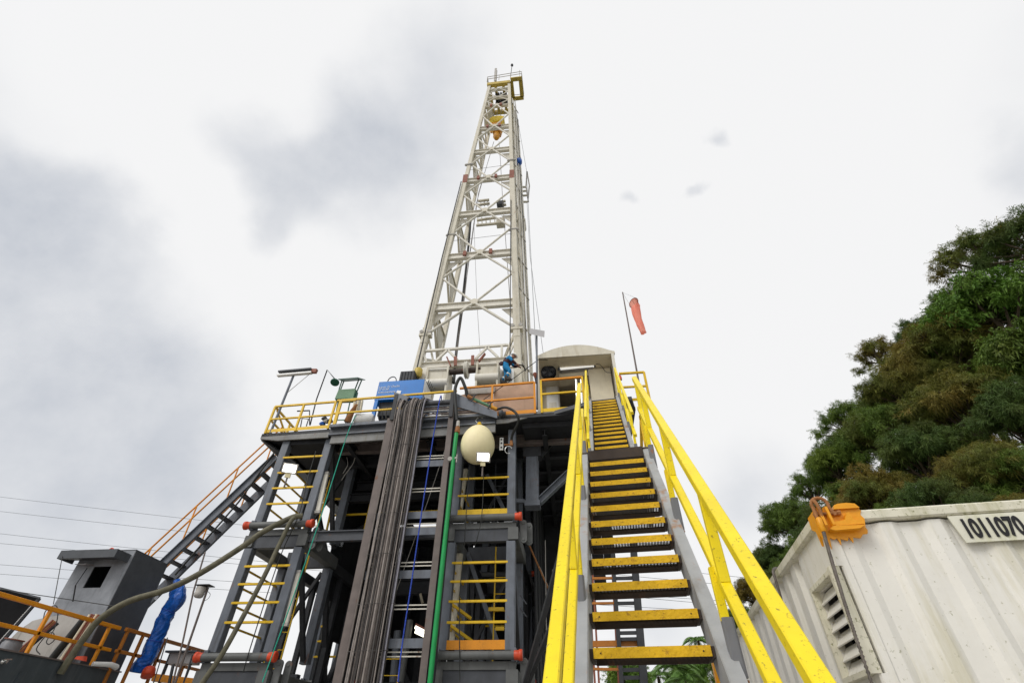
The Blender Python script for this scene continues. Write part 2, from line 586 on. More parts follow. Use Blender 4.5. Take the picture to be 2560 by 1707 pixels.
def hill_h(x, y):
    a = max(0.0, x - 11 - max(0, (y - 30)) * .12)
    h = 15 * (1 - math.exp(-a / 17.0))
    h *= min(1, max(0, (y + 30) / 30.0))
    far = max(0.0, y - 58) * .10
    return h + min(far, 6) - .15
N = 60
hv, hf = [], []
for j in range(N + 1):
    for i in range(N + 1):
        x = -140 + 300 * i / N
        y = -25 + 190 * j / N
        hv.append((x, y, hill_h(x, y) + .25 * math.sin(x * .7) * math.cos(y * .6) * (hill_h(x, y) > .3)))
for j in range(N):
    for i in range(N):
        hf.append((j * (N + 1) + i, j * (N + 1) + i + 1, (j + 1) * (N + 1) + i + 1, (j + 1) * (N + 1) + i))
hm = MB(); hm.add(hv, hf, True)
link('hillside', hm.mesh('hillside'), 'hill', None, 'structure', vec(0, 0, 0))

# ================================================================== STAIRS (frame S)
TRW = 0.70          # nosing length
def tread_meshes():
    nos = MB()      # origin: left end of the nosing, top front edge
    nos.ext([(0, 0), (0.052, 0.0), (0.052, -.012), (.008, -.012), (.008, -.056), (0, -.058)],
            (TRW, 0, 0), (0, 0, 0), up=(0, 0, 1))
    # ext's right vector for a->b along -x is +y
    frm = MB()
    frm.box(-.022, -.002, .012, .235, -.062, -.004)
    frm.box(TRW + .002, TRW + .022, .012, .235, -.062, -.004)
    frm.box(-.001, TRW + .001, .222, .236, -.066, -.010)
    grt = MB()
    nx, ny = 26, 5
    for i in range(nx + 1):
        x = TRW * i / nx
        grt.box(x - .0055, x + .0055, .053, .221, -.018, -.0155)
    for j in range(ny + 1):
        y = .055 + .163 * j / ny
        grt.box(0, TRW, y - .006, y + .006, -.0185, -.015)
    bolt = MB()
    for x in (.045, TRW - .045):
        bolt.lathe((x, -.004, -.030), (0, 1, 0), [(0, .004), (.004, .005)], 6)
    return nos.mesh('nosing'), frm.mesh('tread'), grt.mesh('grating'), bolt.mesh('bolts')
NOS, FRM, GRT, BLT = tread_meshes()
NOS.materials.append(M['nosing']); FRM.materials.append(M['plate_brown']); GRT.materials.append(M['grating']); BLT.materials.append(M['ink'])
def add_tread(root, x, y, z):
    t = bpy.data.objects.new('tread', FRM); COL.objects.link(t)
    t.parent = root
    t.location = Vector(vec(x, y, z) - ROOT[root.name])
    for nm, me in (('nosing', NOS), ('grating', GRT), ('bolts', BLT)):
        c = bpy.data.objects.new(nm, me); COL.objects.link(c); c.parent = t
    return t

XL, XR = -.246, .454
def flight(root, y0, z0, run, rise, n0, n1, label_top):
    for i in range(n0, n1):
        add_tread(root, XL, y0 + run * i, z0 + rise * i)
    a = vec(0, y0 + run * (n0 - .3), z0 + rise * (n0 - .3))
    b = vec(0, y0 + run * (n1 - .15), z0 + rise * (n1 - .15))
    n = unit(vec(0, -(b - a)[2], (b - a)[1]))
    for sx, name in ((-1, 'stringer'), (1, 'stringer')):
        m = MB()
        xw = XL - .024 if sx < 0 else XR + .024
        # web (plate towards the treads) and top / bottom flange pointing outwards
        off = vec(xw + sx * .005, .10, -.02)
        m.bar(a + off, b + off, .010, .235, up=n)
        for h in (.1175, -.1175):
            of2 = off + n * h + vec(sx * .043, 0, 0)
            m.bar(a + of2, b + of2, .085, .012, up=n)
        m.build(name, 'stringer', root)
    return a, b

SRZ = -SY
st = thing('stair_flight', 'lower grey steel stair flight with yellow treads rising from the foreground', 'stairs', (.1, 1.2, 0), SRZ)
Y0, Z0, RUN, RISE = 3.541, 2.234, .2463, .2481
C0 = Z0 - Y0
flight(st, Y0, Z0, RUN, RISE, -8, 11, '')
def rail_line(root, name, x, c, ya, yb, mat, w=.062, h=.062):
    MB().bar((x, ya, ya * SLP + c), (x, yb, yb * SLP + c), w, h, up=(0, 0, 1), ch=.006).build(name, mat, root)
SLP = 1.0073
CR_TOP, CR_MID = -.215, -.835
CL_TOP, CL_MID = -.30, -.79
XRR, XLR = .588, -.318
rail_line(st, 'handrail', XRR, CR_TOP, 1.2, 6.58, 'yellow', .073, .071)
rail_line(st, 'mid_rail', XRR, CR_MID, 1.2, 6.72, 'yellow', .062, .062)
rail_line(st, 'handrail', XLR, CL_TOP, 1.2, 6.9, 'yellow', .062, .062)
rail_line(st, 'mid_rail', XLR, CL_MID, 1.2, 6.8, 'yellow', .052, .052)
for y in (2.05, 3.30, 4.55, 5.80):
    MB().bar((XRR, y, y * SLP + CR_MID + .02), (XRR, y, y * SLP + CR_TOP - .02), .06, .06, up=(0, 1, 0), ch=.005).build('baluster', 'yellow', st)
    MB().bar((XLR, y + .1, (y + .1) * SLP + CL_MID + .02), (XLR, y + .1, (y + .1) * SLP + CL_TOP - .02), .05, .05, up=(0, 1, 0), ch=.005).build('baluster', 'yellow', st)
for y in (2.15, 3.42, 4.67, 5.90):
    zt = y * SLP + CR_MID
    zb = y + C0
    MB().bar((.555, y, zb + .22), (.555, y, zt + .02), .05, .05, up=(0, 1, 0), ch=.005).build('post', 'yellow', st)
    MB().bar((.565, y, zb - .06), (.565, y, zb + .235), .068, .072, up=(0, 1, 0), ch=.012).build('sleeve', 'sleeve', st)
    MB().bar((.50, y + .01, zb - .075), (.60, y + .01, zb - .075), .05, .012).build('bracket', 'rust', st)
    yl = y + .42
    zt = yl * SLP + CL_MID
    zb = yl + C0
    MB().bar((XLR, yl, zb + .15), (XLR, yl, zt + .02), .045, .045, up=(0, 1, 0), ch=.005).build('post', 'yellow', st)
    MB().bar((XLR, yl, zb - .08), (XLR, yl, zb + .2), .062, .066, up=(0, 1, 0), ch=.012).build('sleeve', 'sleeve', st)

# landing between the flights
LZ = 4.955
ld = thing('stair_landing', 'brown steel stair landing between the lower and upper yellow flights', 'landing', (.1, 7.3, 0), SRZ)
m = MB(); m.box(XL - .10, XR + .12, 6.16, 8.75, LZ - .02, LZ); m.build('deck_plate', 'plate_brown', ld)
m = MB(); m.box(XL - .022, XR + .022, 6.135, 6.158, LZ - .14, LZ + .004); m.build('front_fascia', 'plate_brown', ld)
m = MB(); m.bar((XL - .1, 6.2, LZ - .1), (XL - .1, 8.7, LZ - .1), .08, .16); m.build('side_beam', 'stringer', ld)
m = MB(); m.bar((XR + .12, 6.2, LZ - .1), (XR + .12, 8.7, LZ - .1), .08, .16); m.build('side_beam', 'stringer', ld)
for y, zt_ in ((6.6, 2.4), (8.5, 2.2)):
    MB().bar((XL - .14, y, LZ - .12), (-2.55, 13.3 + (y - 6.6) * .15, LZ - 1.9), .1, .1, ch=.01).build('strut', 'steel_dark', ld)
for x, yy, h, mt in ((.60, 6.60, 1.50, 'yellow'), (.63, 7.25, 1.15, 'yellow_old'), (.63, 8.6, 1.15, 'yellow_old'),
                     (-.33, 6.95, 1.22, 'yellow_old'), (-.38, 8.6, 1.15, 'yellow_old')):
    MB().bar((x, yy, LZ - .1), (x, yy, LZ + h), .058, .058, up=(0, 1, 0), ch=.006).build('post', mt, ld)
for h in (.55, 1.1):
    MB().bar((.63, 6.65, LZ + h), (.63, 8.65, LZ + h), .05, .05, ch=.005).build('rail', 'yellow_old', ld)
    MB().bar((-.38, 7.0, LZ + h), (-.38, 8.65, LZ + h), .05, .05, ch=.005).build('rail', 'yellow_old', ld)

# upper flight
us = thing('stair_flight', 'upper grey steel stair flight with yellow treads reaching the cabin porch', 'stairs', (.1, 8.7, LZ), SRZ)
UY0, UZ0, URUN, URISE = 9.162, 6.520, .2398, .2478
flight(us, UY0, UZ0, URUN, URISE, -6, 15, '')
USL = URISE / URUN
UC = UZ0 - UY0 * USL
def urail(name, x, dz, ya, yb, mat='yellow'):
    MB().bar((x, ya, ya * USL + UC + dz), (x, yb, yb * USL + UC + dz), .06, .06, up=(0, 0, 1), ch=.006).build(name, mat, us)
urail('handrail', .59, 1.10, 8.55, 12.75)
urail('mid_rail', .59, .52, 8.7, 12.75)
urail('handrail', -.345, 1.10, 8.55, 12.85)
urail('mid_rail', -.345, .52, 8.7, 12.85)
for y in (9.0, 10.2, 11.4, 12.6):
    for x in (.58, -.345):
        z = y * USL + UC
        MB().bar((x, y, z - .05), (x, y, z + 1.08), .05, .05, up=(0, 1, 0), ch=.005).build('post', 'yellow', us)
        MB().bar((x, y, z - .12), (x, y, z + .18), .064, .064, up=(0, 1, 0), ch=.01).build('sleeve', 'sleeve', us)
# ================================================================== SUBSTRUCTURE TOWERS
def lug(m, x, y, z, w=.2, h=.5, t=.06):
    """rounded hanging lug plate facing the camera"""
    pts = []
    for k in range(9):
        a = math.pi * k / 8
        pts.append((x + w / 2 * math.cos(a), y, z + math.sin(a) * w / 2))
    for k in range(9):
        a = math.pi + math.pi * k / 8
        pts.append((x + w / 2 * math.cos(a), y, z - h + math.sin(a) * w / 2))
    m.plate(pts[::-1], (0, t, 0))
def tower(x0, x1, y0, label, rungs, grp, colw=.25, second=True, toe=None, ladder_at=None, lugs=True):
    t = thing('substructure_tower', label, 'rig tower', ((x0 + x1) / 2, y0 + 1, 0), 0, grp)
    ya, yb = y0, y0 + 2.05
    for x in (x0 + colw / 2, x1 - colw / 2):
        for y in (ya, yb):
            for z0, z1 in ((.0, 2.95), (3.72, 6.30), (7.06, 9.83)):
                MB().bar((x, y + colw / 2, z0), (x, y + colw / 2, z1), colw, colw, up=(0, 1, 0), ch=.012).build('column', 'steel', t)
    for z in (3.6, 6.94):
        r = MB().lathe((x0 - .12, y0 - .08, z), (1, 0, 0), [(0, .095), (x1 - x0 + .24, .095)], 20).build('roller', 'header', t)
        for xe, s in ((x0 - .14, -1), (x1 + .14, 1)):
            m = MB(); m.lathe((xe, y0 - .08, z), (s, 0, 0), [(-.14, .10), (-.03, .105), (-.02, .122), (.05, .122), (.06, .108), (.062, .06)], 20); m.build('end_cap', 'red', r)
        for xe in (x0 + .02, x1 - .02):
            m = MB(); m.box(xe - .06, xe + .06, y0 - .06, y0 + .2, z - .12, z + .16); m.build('roller_bracket', 'steel', t)
        m = MB(); m.box(x0 - .02, x1 + .02, y0 + .01, y0 + .24, z - .28, z - .11); m.build('ledge', 'header', t)
        m = MB(); m.box(x0 + .20, x1 - .20, y0 + .05, y0 + .23, z - .62, z - .285); m.build('header_beam', 'steel_mid', t)
        for xe in (x0 + .06, x1 - .06):
            m = MB(); m.bar((xe, y0 - .02, z - .44), (xe, y0 + 2.3, z - .44), .29, .33, ch=.015); m.build('skid_beam', 'header', t)
        m = MB(); m.box(x0 + .2, x1 - .2, yb, yb + .2, z - .6, z - .12); m.build('header_beam', 'steel_mid', t)
        if lugs:
            for dx, dy in ((.22, .12), (.36, .34)):
                m = MB(); lug(m, x1 + dx, y0 + dy, z - .12, .19, .45)
                m.lathe((x1 + dx, y0 + dy - .02, z - .12), (0, 1, 0), [(0, .04), (.03, .045)], 8)
                m.lathe((x1 + dx, y0 + dy - .02, z - .57), (0, 1, 0), [(0, .04), (.03, .045)], 8)
                m.build('lug', 'header', t)
    for z in rungs:
        MB().bar((x0 + .2, y0 + .02, z), (x1 - .2, y0 + .02, z), .05, .062, ch=.008).build('guard_bar', 'yellow_old', t)
        if second:
            MB().bar((x0 + .12, y0 + .25, z - .02), (x0 + .12, yb, z - .02), .045, .045).build('guard_bar', 'yellow_old', t)
    if toe:
        for z, mt in toe:
            m = MB(); m.box(x0 + .24, x1 - .24, y0 - .0, y0 + .03, z - .1, z + .1); m.build('toe_board', mt, t)
    # braces inside
    for za, zb in ((3.8, 6.2), (7.1, 9.7), (.3, 2.9)):
        m = MB(); m.bar((x1 - .12, ya + .3, zb), (x1 - .12, yb - .05, za), .12, .12); m.build('brace', 'steel_dark', t)
        m = MB(); m.bar((x0 + .3, yb + .12, za), (x1 - .3, yb + .12, zb), .1, .1); m.build('brace', 'steel_dark', t)
    return t
LRZ = [4.39, 4.86, 5.33, 5.80, 7.63, 8.14, 8.67, 9.21]
RRZ = [4.32, 4.80, 5.28, 5.75, 7.65, 8.19]
tl = tower(-9.53, -7.75, 13.6, 'front left grey substructure tower under the corner of the rig floor', LRZ, None)
tr = tower(-3.47, -1.53, 13.6, 'front right grey substructure tower beside the green standpipe', RRZ, None, toe=((7.12, 'yellow_old'), (3.83, 'orange')))
tower(-9.53, -7.75, 19.2, 'rear left grey substructure tower behind the front left one', LRZ[:4], None, second=False, lugs=False)
tower(-3.47, -1.53, 19.2, 'rear right grey substructure tower behind the front right one', RRZ[:4], None, second=False, lugs=False)

def ladder(label, x, y, z0, z1, w, mat, cage=False, axis=(1, 0, 0), r=.014, step=.3, name='ladder', lean=(0, 0, 0)):
    ax = np.array(axis, float)
    t = thing(name, label, 'ladder', (x, y, z0))
    le = np.array(lean, float)
    for s in (-1, 1):
        p = vec(x, y, 0) + ax * w / 2 * s
        MB().bar(p + vec(0, 0, z0), p + le + vec(0, 0, z1), r * 2.6, r * 2.2, up=(0, 1, 0)).build('side_rail', mat, t)
    n = int((z1 - z0) / step)
    for i in range(1, n):
        z = z0 + (z1 - z0) * i / n
        c = vec(x, y, z) + le * (i / n)
        MB().tube([c - ax * w / 2, c + ax * w / 2], r, 6).build('rung', mat, t)
    return t
ladder('thin yellow ladder standing inside the front left tower', -8.45, 15.0, .5, 9.6, .46, 'yellow_old', step=.42)
ladder('thin yellow ladder standing inside the front right tower', -2.0, 15.0, .5, 6.6, .55, 'yellow_old', step=.42)
ladder('dark ladder hanging in the upper right tower', -2.05, 15.2, 6.9, 9.5, .7, 'steel_mid', step=.42)

# big cross members between the towers, under the floor; dark paint deepens the cellar shade
cb = thing('cross_bracing', 'dark grey spreader beams and bracing between the substructure towers', 'bracing', (-5.5, 15, 0))
for y, z, w, h, mt in ((13.75, 6.62, .16, .30, 'steel_mid'), (15.9, 8.7, .2, .3, 'interior_shade'), (19.3, 6.6, .25, .5, 'steel_dark'),
                   (19.3, 3.4, .25, .5, 'steel_dark'), (21.2, 9.0, .3, .5, 'interior_shade'), (16.2, 9.25, .3, .35, 'interior_shade')):
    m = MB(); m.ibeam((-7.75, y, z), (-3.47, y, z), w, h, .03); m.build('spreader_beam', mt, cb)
for a, b in (((-7.6, 19.3, .4), (-3.6, 19.3, 6.2)), ((-3.6, 19.5, .4), (-7.6, 19.5, 6.2)), ((-7.7, 21.2, 9.2), (-5.5, 21.2, 5.2)), ((-3.6, 21.2, 9.2), (-5.5, 21.2, 5.2)),
             ((-7.9, 15.8, .3), (-7.9, 19.2, 6.2)), ((-7.9, 19.2, .3), (-7.9, 15.8, 6.2)), ((-7.9, 15.8, 7), (-7.9, 19.2, 9.5)),
             ((-3.3, 15.8, .3), (-3.3, 19.2, 6.2)), ((-3.3, 19.2, .3), (-3.3, 15.8, 6.2)), ((-3.3, 15.8, 7), (-3.3, 19.2, 9.5)),
             ((-1.65, 15.8, .3), (-1.65, 19.2, 6.2)), ((-1.65, 19.2, .3), (-1.65, 15.8, 6.2)), ((-9.4, 19.2, 7), (-9.4, 15.8, 9.5))):
    m = MB(); m.bar(a, b, .14, .14); m.build('diagonal', 'steel_dark', cb)
for x in (-7.9, -6.9, -6.2, -4.6, -3.3):
    m = MB(); m.bar((x, 21.6, 0), (x, 21.6, 9.6), .22, .22); m.build('rear_post', 'steel_dark', cb)
for x in (-9.4, -7.9, -3.3, -1.65):
    for z in (3.2, 6.45):
        m = MB(); m.bar((x, 15.9, z), (x, 19.2, z), .2, .3); m.build('side_beam', 'steel_dark', cb)
    for y in (16.9, 18.1):
        m = MB(); m.bar((x, y, 3.3), (x, y, 6.3), .16, .16); m.build('side_post', 'steel_dark', cb)
# added dark sheets that block light so the cellar renders black
ww = thing('shade_sheets', 'added black sheets blocking light from the rig cellar under the floor', 'shade sheet', (-4, 22.5, 0))
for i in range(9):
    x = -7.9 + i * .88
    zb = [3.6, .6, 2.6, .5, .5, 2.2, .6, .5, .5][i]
    m = MB(); m.box(x, x + (.80 if i in (1, 3, 6) else .87), 22.4 + .04 * (i % 2), 22.45 + .04 * (i % 2), zb, 9.9); m.build('sheet', 'interior_shade', ww)
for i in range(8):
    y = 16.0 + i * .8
    m = MB(); m.box(-1.2 + .03 * (i % 2), -1.16 + .03 * (i % 2), y, y + (.72 if i % 3 == 1 else .79), .4, 9.9); m.build('sheet', 'interior_shade', ww)
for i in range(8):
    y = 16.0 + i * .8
    m = MB(); m.box(-8.06 + .03 * (i % 2), -8.02 + .03 * (i % 2), y, y + (.74 if i % 3 == 2 else .79), [5.6, 1.2, 4.6, .8, 2.8, .5, 1.8, .5][i], 9.75); m.build('sheet', 'interior_shade', ww)
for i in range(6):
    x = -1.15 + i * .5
    m = MB(); m.box(x, x + .49, 21.6 + .04 * (i % 2), 21.65 + .04 * (i % 2), 3.4 + .9 * i, 9.9); m.build('sheet', 'interior_shade', ww)

for k, (xa, ya, xb, yb, Y, r, mt) in enumerate(((365, 0, 385, 1568, 15.5, .014, 'gantry_grey'), (445, 320, 460, 900, 16.5, .016, 'gantry_grey'), (498, 300, 505, 700, 17, .016, 'gantry_grey'),
        (165, 0, 500, 760, 15.6, .03, 'rust'), (300, 290, 450, 640, 16.0, .022, 'gantry_grey'), (90, 600, 160, 700, 14.5, .02, 'steel_mid'), (90, 740, 160, 840, 14.5, .02, 'steel_mid'))):
    P0, P1 = at(1280 + xa / 4.391, 1350 + ya / 4.391, Y), at(1280 + xb / 4.391, 1350 + yb / 4.391, Y)
    tag(MB().tube([P0, P1], r, 6).build('hanging_rod', mt), ['long thin pale rod hanging just left of the stair', 'short pale rod hanging in the dark right of the tower', 'rightmost pale rod beside the yellow stair rail', 'rusty slanting pipe in the dark beside the stair', 'thin pale slanting rod in the dark beside the stair', 'upper short slanting rod behind the right tower column', 'lower short slanting rod behind the right tower column'][k], 'rod')
# ================================================================== RIG FLOOR
def DY(x):
    return 13.53 - .036 * (x + 10.36)
DZ = 10.19
rf = thing('rig_floor', 'elevated grey steel rig floor carried by the substructure towers', 'rig floor', (-4.5, 17, 9))
m = MB()
m.plate([(-10.36, DY(-10.36), 10.0), (2.3, DY(2.3), 10.0), (2.3, 22, 10.0), (-10.36, 22, 10.0)][::1], (0, 0, .12)); m.build('floor_plate', 'steel_dark', rf)
# left platform: shallow fascia, cantilever underside
m = MB(); m.plate([(-10.36, DY(-10.36), 10.12), (-10.36, DY(-10.36), 9.93), (-9.7, DY(-9.7), 9.82), (-7.86, DY(-7.86), 9.80), (-7.86, DY(-7.86), 10.12)], (0, .06, 0)); m.build('fascia', 'fascia', rf)
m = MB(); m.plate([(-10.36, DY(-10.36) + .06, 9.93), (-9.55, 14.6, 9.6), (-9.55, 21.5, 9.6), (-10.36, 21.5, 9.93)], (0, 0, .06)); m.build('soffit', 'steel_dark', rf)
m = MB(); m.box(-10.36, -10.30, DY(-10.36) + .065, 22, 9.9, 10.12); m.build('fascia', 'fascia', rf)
m = MB(); m.box(-9.5, -7.86, 13.65, 21, 9.70, 9.98); m.build('soffit', 'interior_shade', rf)
# middle: deep double channel
for x0, x1 in ((-7.84, -2.15),):
    y0, y1 = DY(x0) - .06, DY(x1) - .06
    m = MB(); m.bar((x0, y0, 10.16), (x1, y1, 10.16), .16, .10); m.build('edge_beam', 'steel', rf)
    m = MB(); m.bar((x0, y0 + .07, 9.98), (x1, y1 + .07, 9.98), .05, .22); m.build('fascia', 'steel_mid', rf)
    m = MB(); m.bar((x0, y0 + .04, 9.87), (x1, y1 + .04, 9.87), .1, .04); m.build('edge_beam', 'steel', rf)
    m = MB(); m.bar((x0 + .1, y0 + .10, 9.70), (x1, y1 + .10, 9.70), .08, .28); m.build('fascia', 'fascia', rf)
# right platform: fascia tapering to the right
m = MB(); m.plate([(-2.13, DY(-2.13), 10.22), (-2.13, DY(-2.13), 9.86), (-1.75, DY(-1.75), 9.86), (-.85, DY(-.85), 10.06), (1.1, DY(1.1), 10.06), (1.1, DY(1.1), 10.2)], (0, .05, 0)); m.build('fascia', 'fascia', rf)
m = MB(); m.box(-1.3, 1.8, 13.5, 21.8, 9.80, 9.98); m.build('soffit', 'interior_shade', rf)
for i, y in enumerate((14.3, 15.3, 16.4, 17.6, 19, 20.5)):
    m = MB(); m.ibeam((-7.8, y, 9.8), (1.75, y, 9.8), .2, .36, .025); m.build('joist', 'steel_dark' if i else 'steel_brown', rf)
for x in (-7.2, -5.8, -4.4, -3.0, -.6, .8):
    m = MB(); m.ibeam((x, 13.6, 9.66), (x, 21.8, 9.66), .16, .24, .025); m.build('joist', 'interior_shade', rf)
# porch extension at the top of the stairs
m = MB(); m.plate([fromS((XL - .15, 12.74, 10.05)), fromS((XR + .5, 12.74, 10.05)), (2.29, DY(2.3) + .02, 10.05), (-.3, DY(-.3) + .02, 10.05)], (0, 0, .13)); m.build('porch_plate', 'steel_mid', rf)

# bracket box and diagonal under the cabin
br = thing('support_bracket', 'grey box bracket with a diagonal brace under the cabin floor', 'bracket', (-1.1, 15, 7))
p1, p2 = A('R', 320, 650, 14.6), A('R', 320, 1150, 14.6)
m = MB(); m.ibeam(p1, p2, .40, .36, .03, up=(0, 1, 0)); m.build('hanger', 'steel', br)
m = MB(); m.box(p2[0] - .24, p2[0] + .24, p2[1] - .22, p2[1] + .22, p2[2] - .16, p2[2] + .01); m.build('foot', 'steel', br)
m = MB(); m.box(p1[0] - .3, p1[0] + .3, p1[1] - .2, p1[1] + .2, p1[2] - .02, p1[2] + .9); m.build('head', 'steel_dark', br)
m = MB(); m.ibeam(p2 + vec(.2, 0, .02), A('R', 770, 780, 14.6), .24, .2, .025); m.build('diagonal', 'steel', br)
m = MB(); m.bar(p2 + vec(-.25, 0, .06), p2 + vec(-.62, 0, .1), .1, .12); m.build('tie', 'steel', br)
m = MB(); m.plate([p1 + vec(.25, 0, 0), p1 + vec(.3, 0, .0), p1 + vec(1.0, 0, .85), p1 + vec(.3, 0, .85)], (0, .08, 0)); m.build('gusset', 'steel_dark', br)
m = MB(); m.bar(A('R', 425, 250, 14.3), A('R', 460, 420, 15.6), .22, .08); m.build('strap', 'rust_red', br)

# ================================================================== FLOOR RAILINGS
def railing(label, pts, h, mat, mid=.5, toe=.1, mat2=None, name='railing', posts=None, w=.068, base=DZ):
    t = thing(name, label, 'railing', (pts[0][0], pts[0][1], base))
    pts = [np.array(p, float) for p in pts]
    for a, b in zip(pts[:-1], pts[1:]):
        MB().bar(a + vec(0, 0, h), b + vec(0, 0, h), w, w, ch=.006).build('top_rail', mat, t)
        MB().bar(a + vec(0, 0, h * mid), b + vec(0, 0, h * mid), w * .9, w * .9, ch=.006).build('mid_rail', mat2 or mat, t)
        if toe:
            d = unit(b - a)
            MB().bar(a + vec(0, 0, toe / 2 + .01), b + vec(0, 0, toe / 2 + .01), .014, toe).build('toe_board', mat2 or mat, t)
    for p in (posts or pts):
        p = np.array(p, float)
        MB().bar(p + vec(0, 0, -.02), p + vec(0, 0, h), w * 1.02, w * 1.02, up=(0, 1, 0), ch=.006).build('post', mat2 or mat, t)
    return t
def E_(x, dz=0.0, dy=0.0):
    return vec(x, DY(x) + dy, DZ - .04 + dz)
rl = railing('yellow pipe railing on the left corner of the rig floor', [E_(-10.26), E_(-7.95)], 1.08, 'yellow_old', posts=[E_(-10.26), E_(-9.15), E_(-7.95), E_(-7.78)], toe=.12)
m = MB(); m.bar(E_(-7.78, 1.08), E_(-7.2, 1.08), .05, .05); m.build('top_rail', 'yellow_old', rl)
rl2 = railing('yellow railing running back along the left end of the rig floor', [vec(-10.27, DY(-10.26) + .06, DZ - .04), vec(-10.27, 16.4, DZ - .04)], 1.08, 'yellow_old',
              posts=[vec(-10.27, 14.7, DZ - .04), vec(-10.27, 16.4, DZ - .04)])
m = MB(); m.bar((-10.27, 13.7, DZ + 1.0), (-10.27, 14.65, DZ + .55), .05, .05); m.bar((-10.27, 14.65, DZ + .5), (-10.27, 13.7, DZ + .05), .05, .05); m.build('gate_brace', 'yellow_old', rl2)
railing('long yellow railing on the middle front edge before the blue power unit', [E_(-7.9), E_(-3.55)], 1.12, 'yellow_old', posts=[E_(-7.74), E_(-3.6)], toe=0, mid=.52)
railing('orange railing in front of the tan wind panel', [E_(-3.45), E_(-.86)], 1.22, 'orange', posts=[E_(-2.3), E_(-.86)], toe=.13, mid=.5)
railing('orange and yellow railing in front of the cabin porch', [E_(-.64), E_(.75)], 1.28, 'orange', posts=[E_(-.64), E_(.75)], toe=.13, mat2='yellow_old', mid=.55)
railing('small yellow railing right of the stair top beside the windsock pole', [vec(1.95, DY(2) - .2, DZ), vec(2.75, DY(2) - .2, DZ)], 1.1, 'yellow_old', posts=[vec(2.75, DY(2) - .2, DZ)], toe=.1)
# tan wind panels
wp = thing('wind_panel', 'tan rust streaked sheet metal wind panel on the right of the rig floor', 'panel', (-1.9, 13.9, DZ))
for x0, x1 in ((-3.7, -2.31), (-2.30, -.92)):
    y = DY(-2) + .28
    m = MB(); m.plate([(x0, y, DZ), (x1, y, DZ), (x1, y - .03, DZ + (1.36 if x1 > -2 else 1.30)), (x0, y, DZ + (1.33 if x1 > -2 else 1.0))], (0, .03, 0)); m.build('sheet', 'tan', wp)
m = MB(); q = A('E', 210, 235, DY(-3) + .16); m.box(q[0], q[0] + 1.05, q[1], q[1] + .05, q[2] - .30, q[2] + .02); m.build('pale_strip', 'gantry_grey', wp)
# ================================================================== CABLE TRAY
TY = 13.02
ct = thing('cable_tray', 'tall brown steel cable tray standing against the front of the rig floor', 'cable tray', (-4.6, TY, 0))
m = MB(); m.box(-5.72, -5.49, TY, TY + .02, .2, 10.15); m.build('front_flange', 'steel_brown', ct)
m = MB(); m.box(-5.512, -5.49, TY + .021, TY + .30, .2, 10.15); m.build('web', 'steel_dark', ct)
m = MB(); m.box(-3.67, -3.50, TY, TY + .02, .2, 10.45); m.build('front_flange', 'steel_brown', ct)
m = MB(); m.box(-3.515, -3.495, TY + .021, TY + .30, .2, 10.45); m.build('web', 'steel_dark', ct)
m = MB(); m.box(-3.49, -3.36, TY + .16, TY + .30, .2, 10.3); m.build('back_flange', 'steel_dark', ct)
WR = [A('7', 600, y, TY + .1)[2] for y in (150, 480, 585, 862, 1308)] + [2.9]
for z in WR:
    m = MB(); m.box(-5.485, -3.675, TY + .10, TY + .13, z - .10, z + .10); m.build('rung', 'steel', ct)
for y in (112, 322, 548, 798, 1075, 1380):
    z = A('7', 600, y, TY + .2)[2]
    for d in (-.045, .045):
        m = MB(); m.box(-5.485, -3.675, TY + .18, TY + .2, z + d - .014, z + d + .014); m.build('thin_rung', 'cream_pale', ct)
# skewed horizontal head of the tray
HZ = 10.80
# left gusset plate, right sloping arm, stacked slats between them
m = MB(); m.plate([A('U', *q, TY - .04) for q in ((735, 690), (760, 905), (1010, 880), (1090, 800))], (0, .03, 0)); m.build('gusset', 'steel', ct)
m = MB(); m.box(-5.62, -5.50, TY - .06, TY - .02, HZ - .75, HZ + .26); m.build('end_stiffener', 'steel_dark', ct)
m = MB(); m.box(-3.66, -3.53, TY - .06, TY - .02, HZ - .75, HZ + .20); m.build('end_stiffener', 'steel_dark', ct)
AE, AS = at(1243, 1036, TY + .02), vec(-3.52, TY + .02, HZ + .12)
m = MB(); m.plate([AS + vec(0, 0, -.42), AE + vec(0, 0, -.13), AE + vec(0, 0, .09), AS + vec(0, 0, .10)], (0, .035, 0)); m.build('arm', 'steel', ct)
for k in range(9):
    z = HZ - .02 - k * .072
    f = (AS[2] - .16 - z) / (AS[2] - AE[2])
    xe = AS[0] + (AE[0] - AS[0]) * min(max(f, 0), .97)
    y = TY + .09 + .015 * (k % 3)
    m = MB(); m.bar((-4.62 + .05 * (k % 2), y, z), (xe, y, z), .045, .035); m.build('slat', ['steel', 'steel_brown', 'gantry_grey'][k % 3], ct)
m = MB(); m.tube([(-5.45, TY + .1, HZ - .12), (-3.6, TY + .1, HZ - .12)], .09, 12); m.build('bend_roller', 'steel_dark', ct)

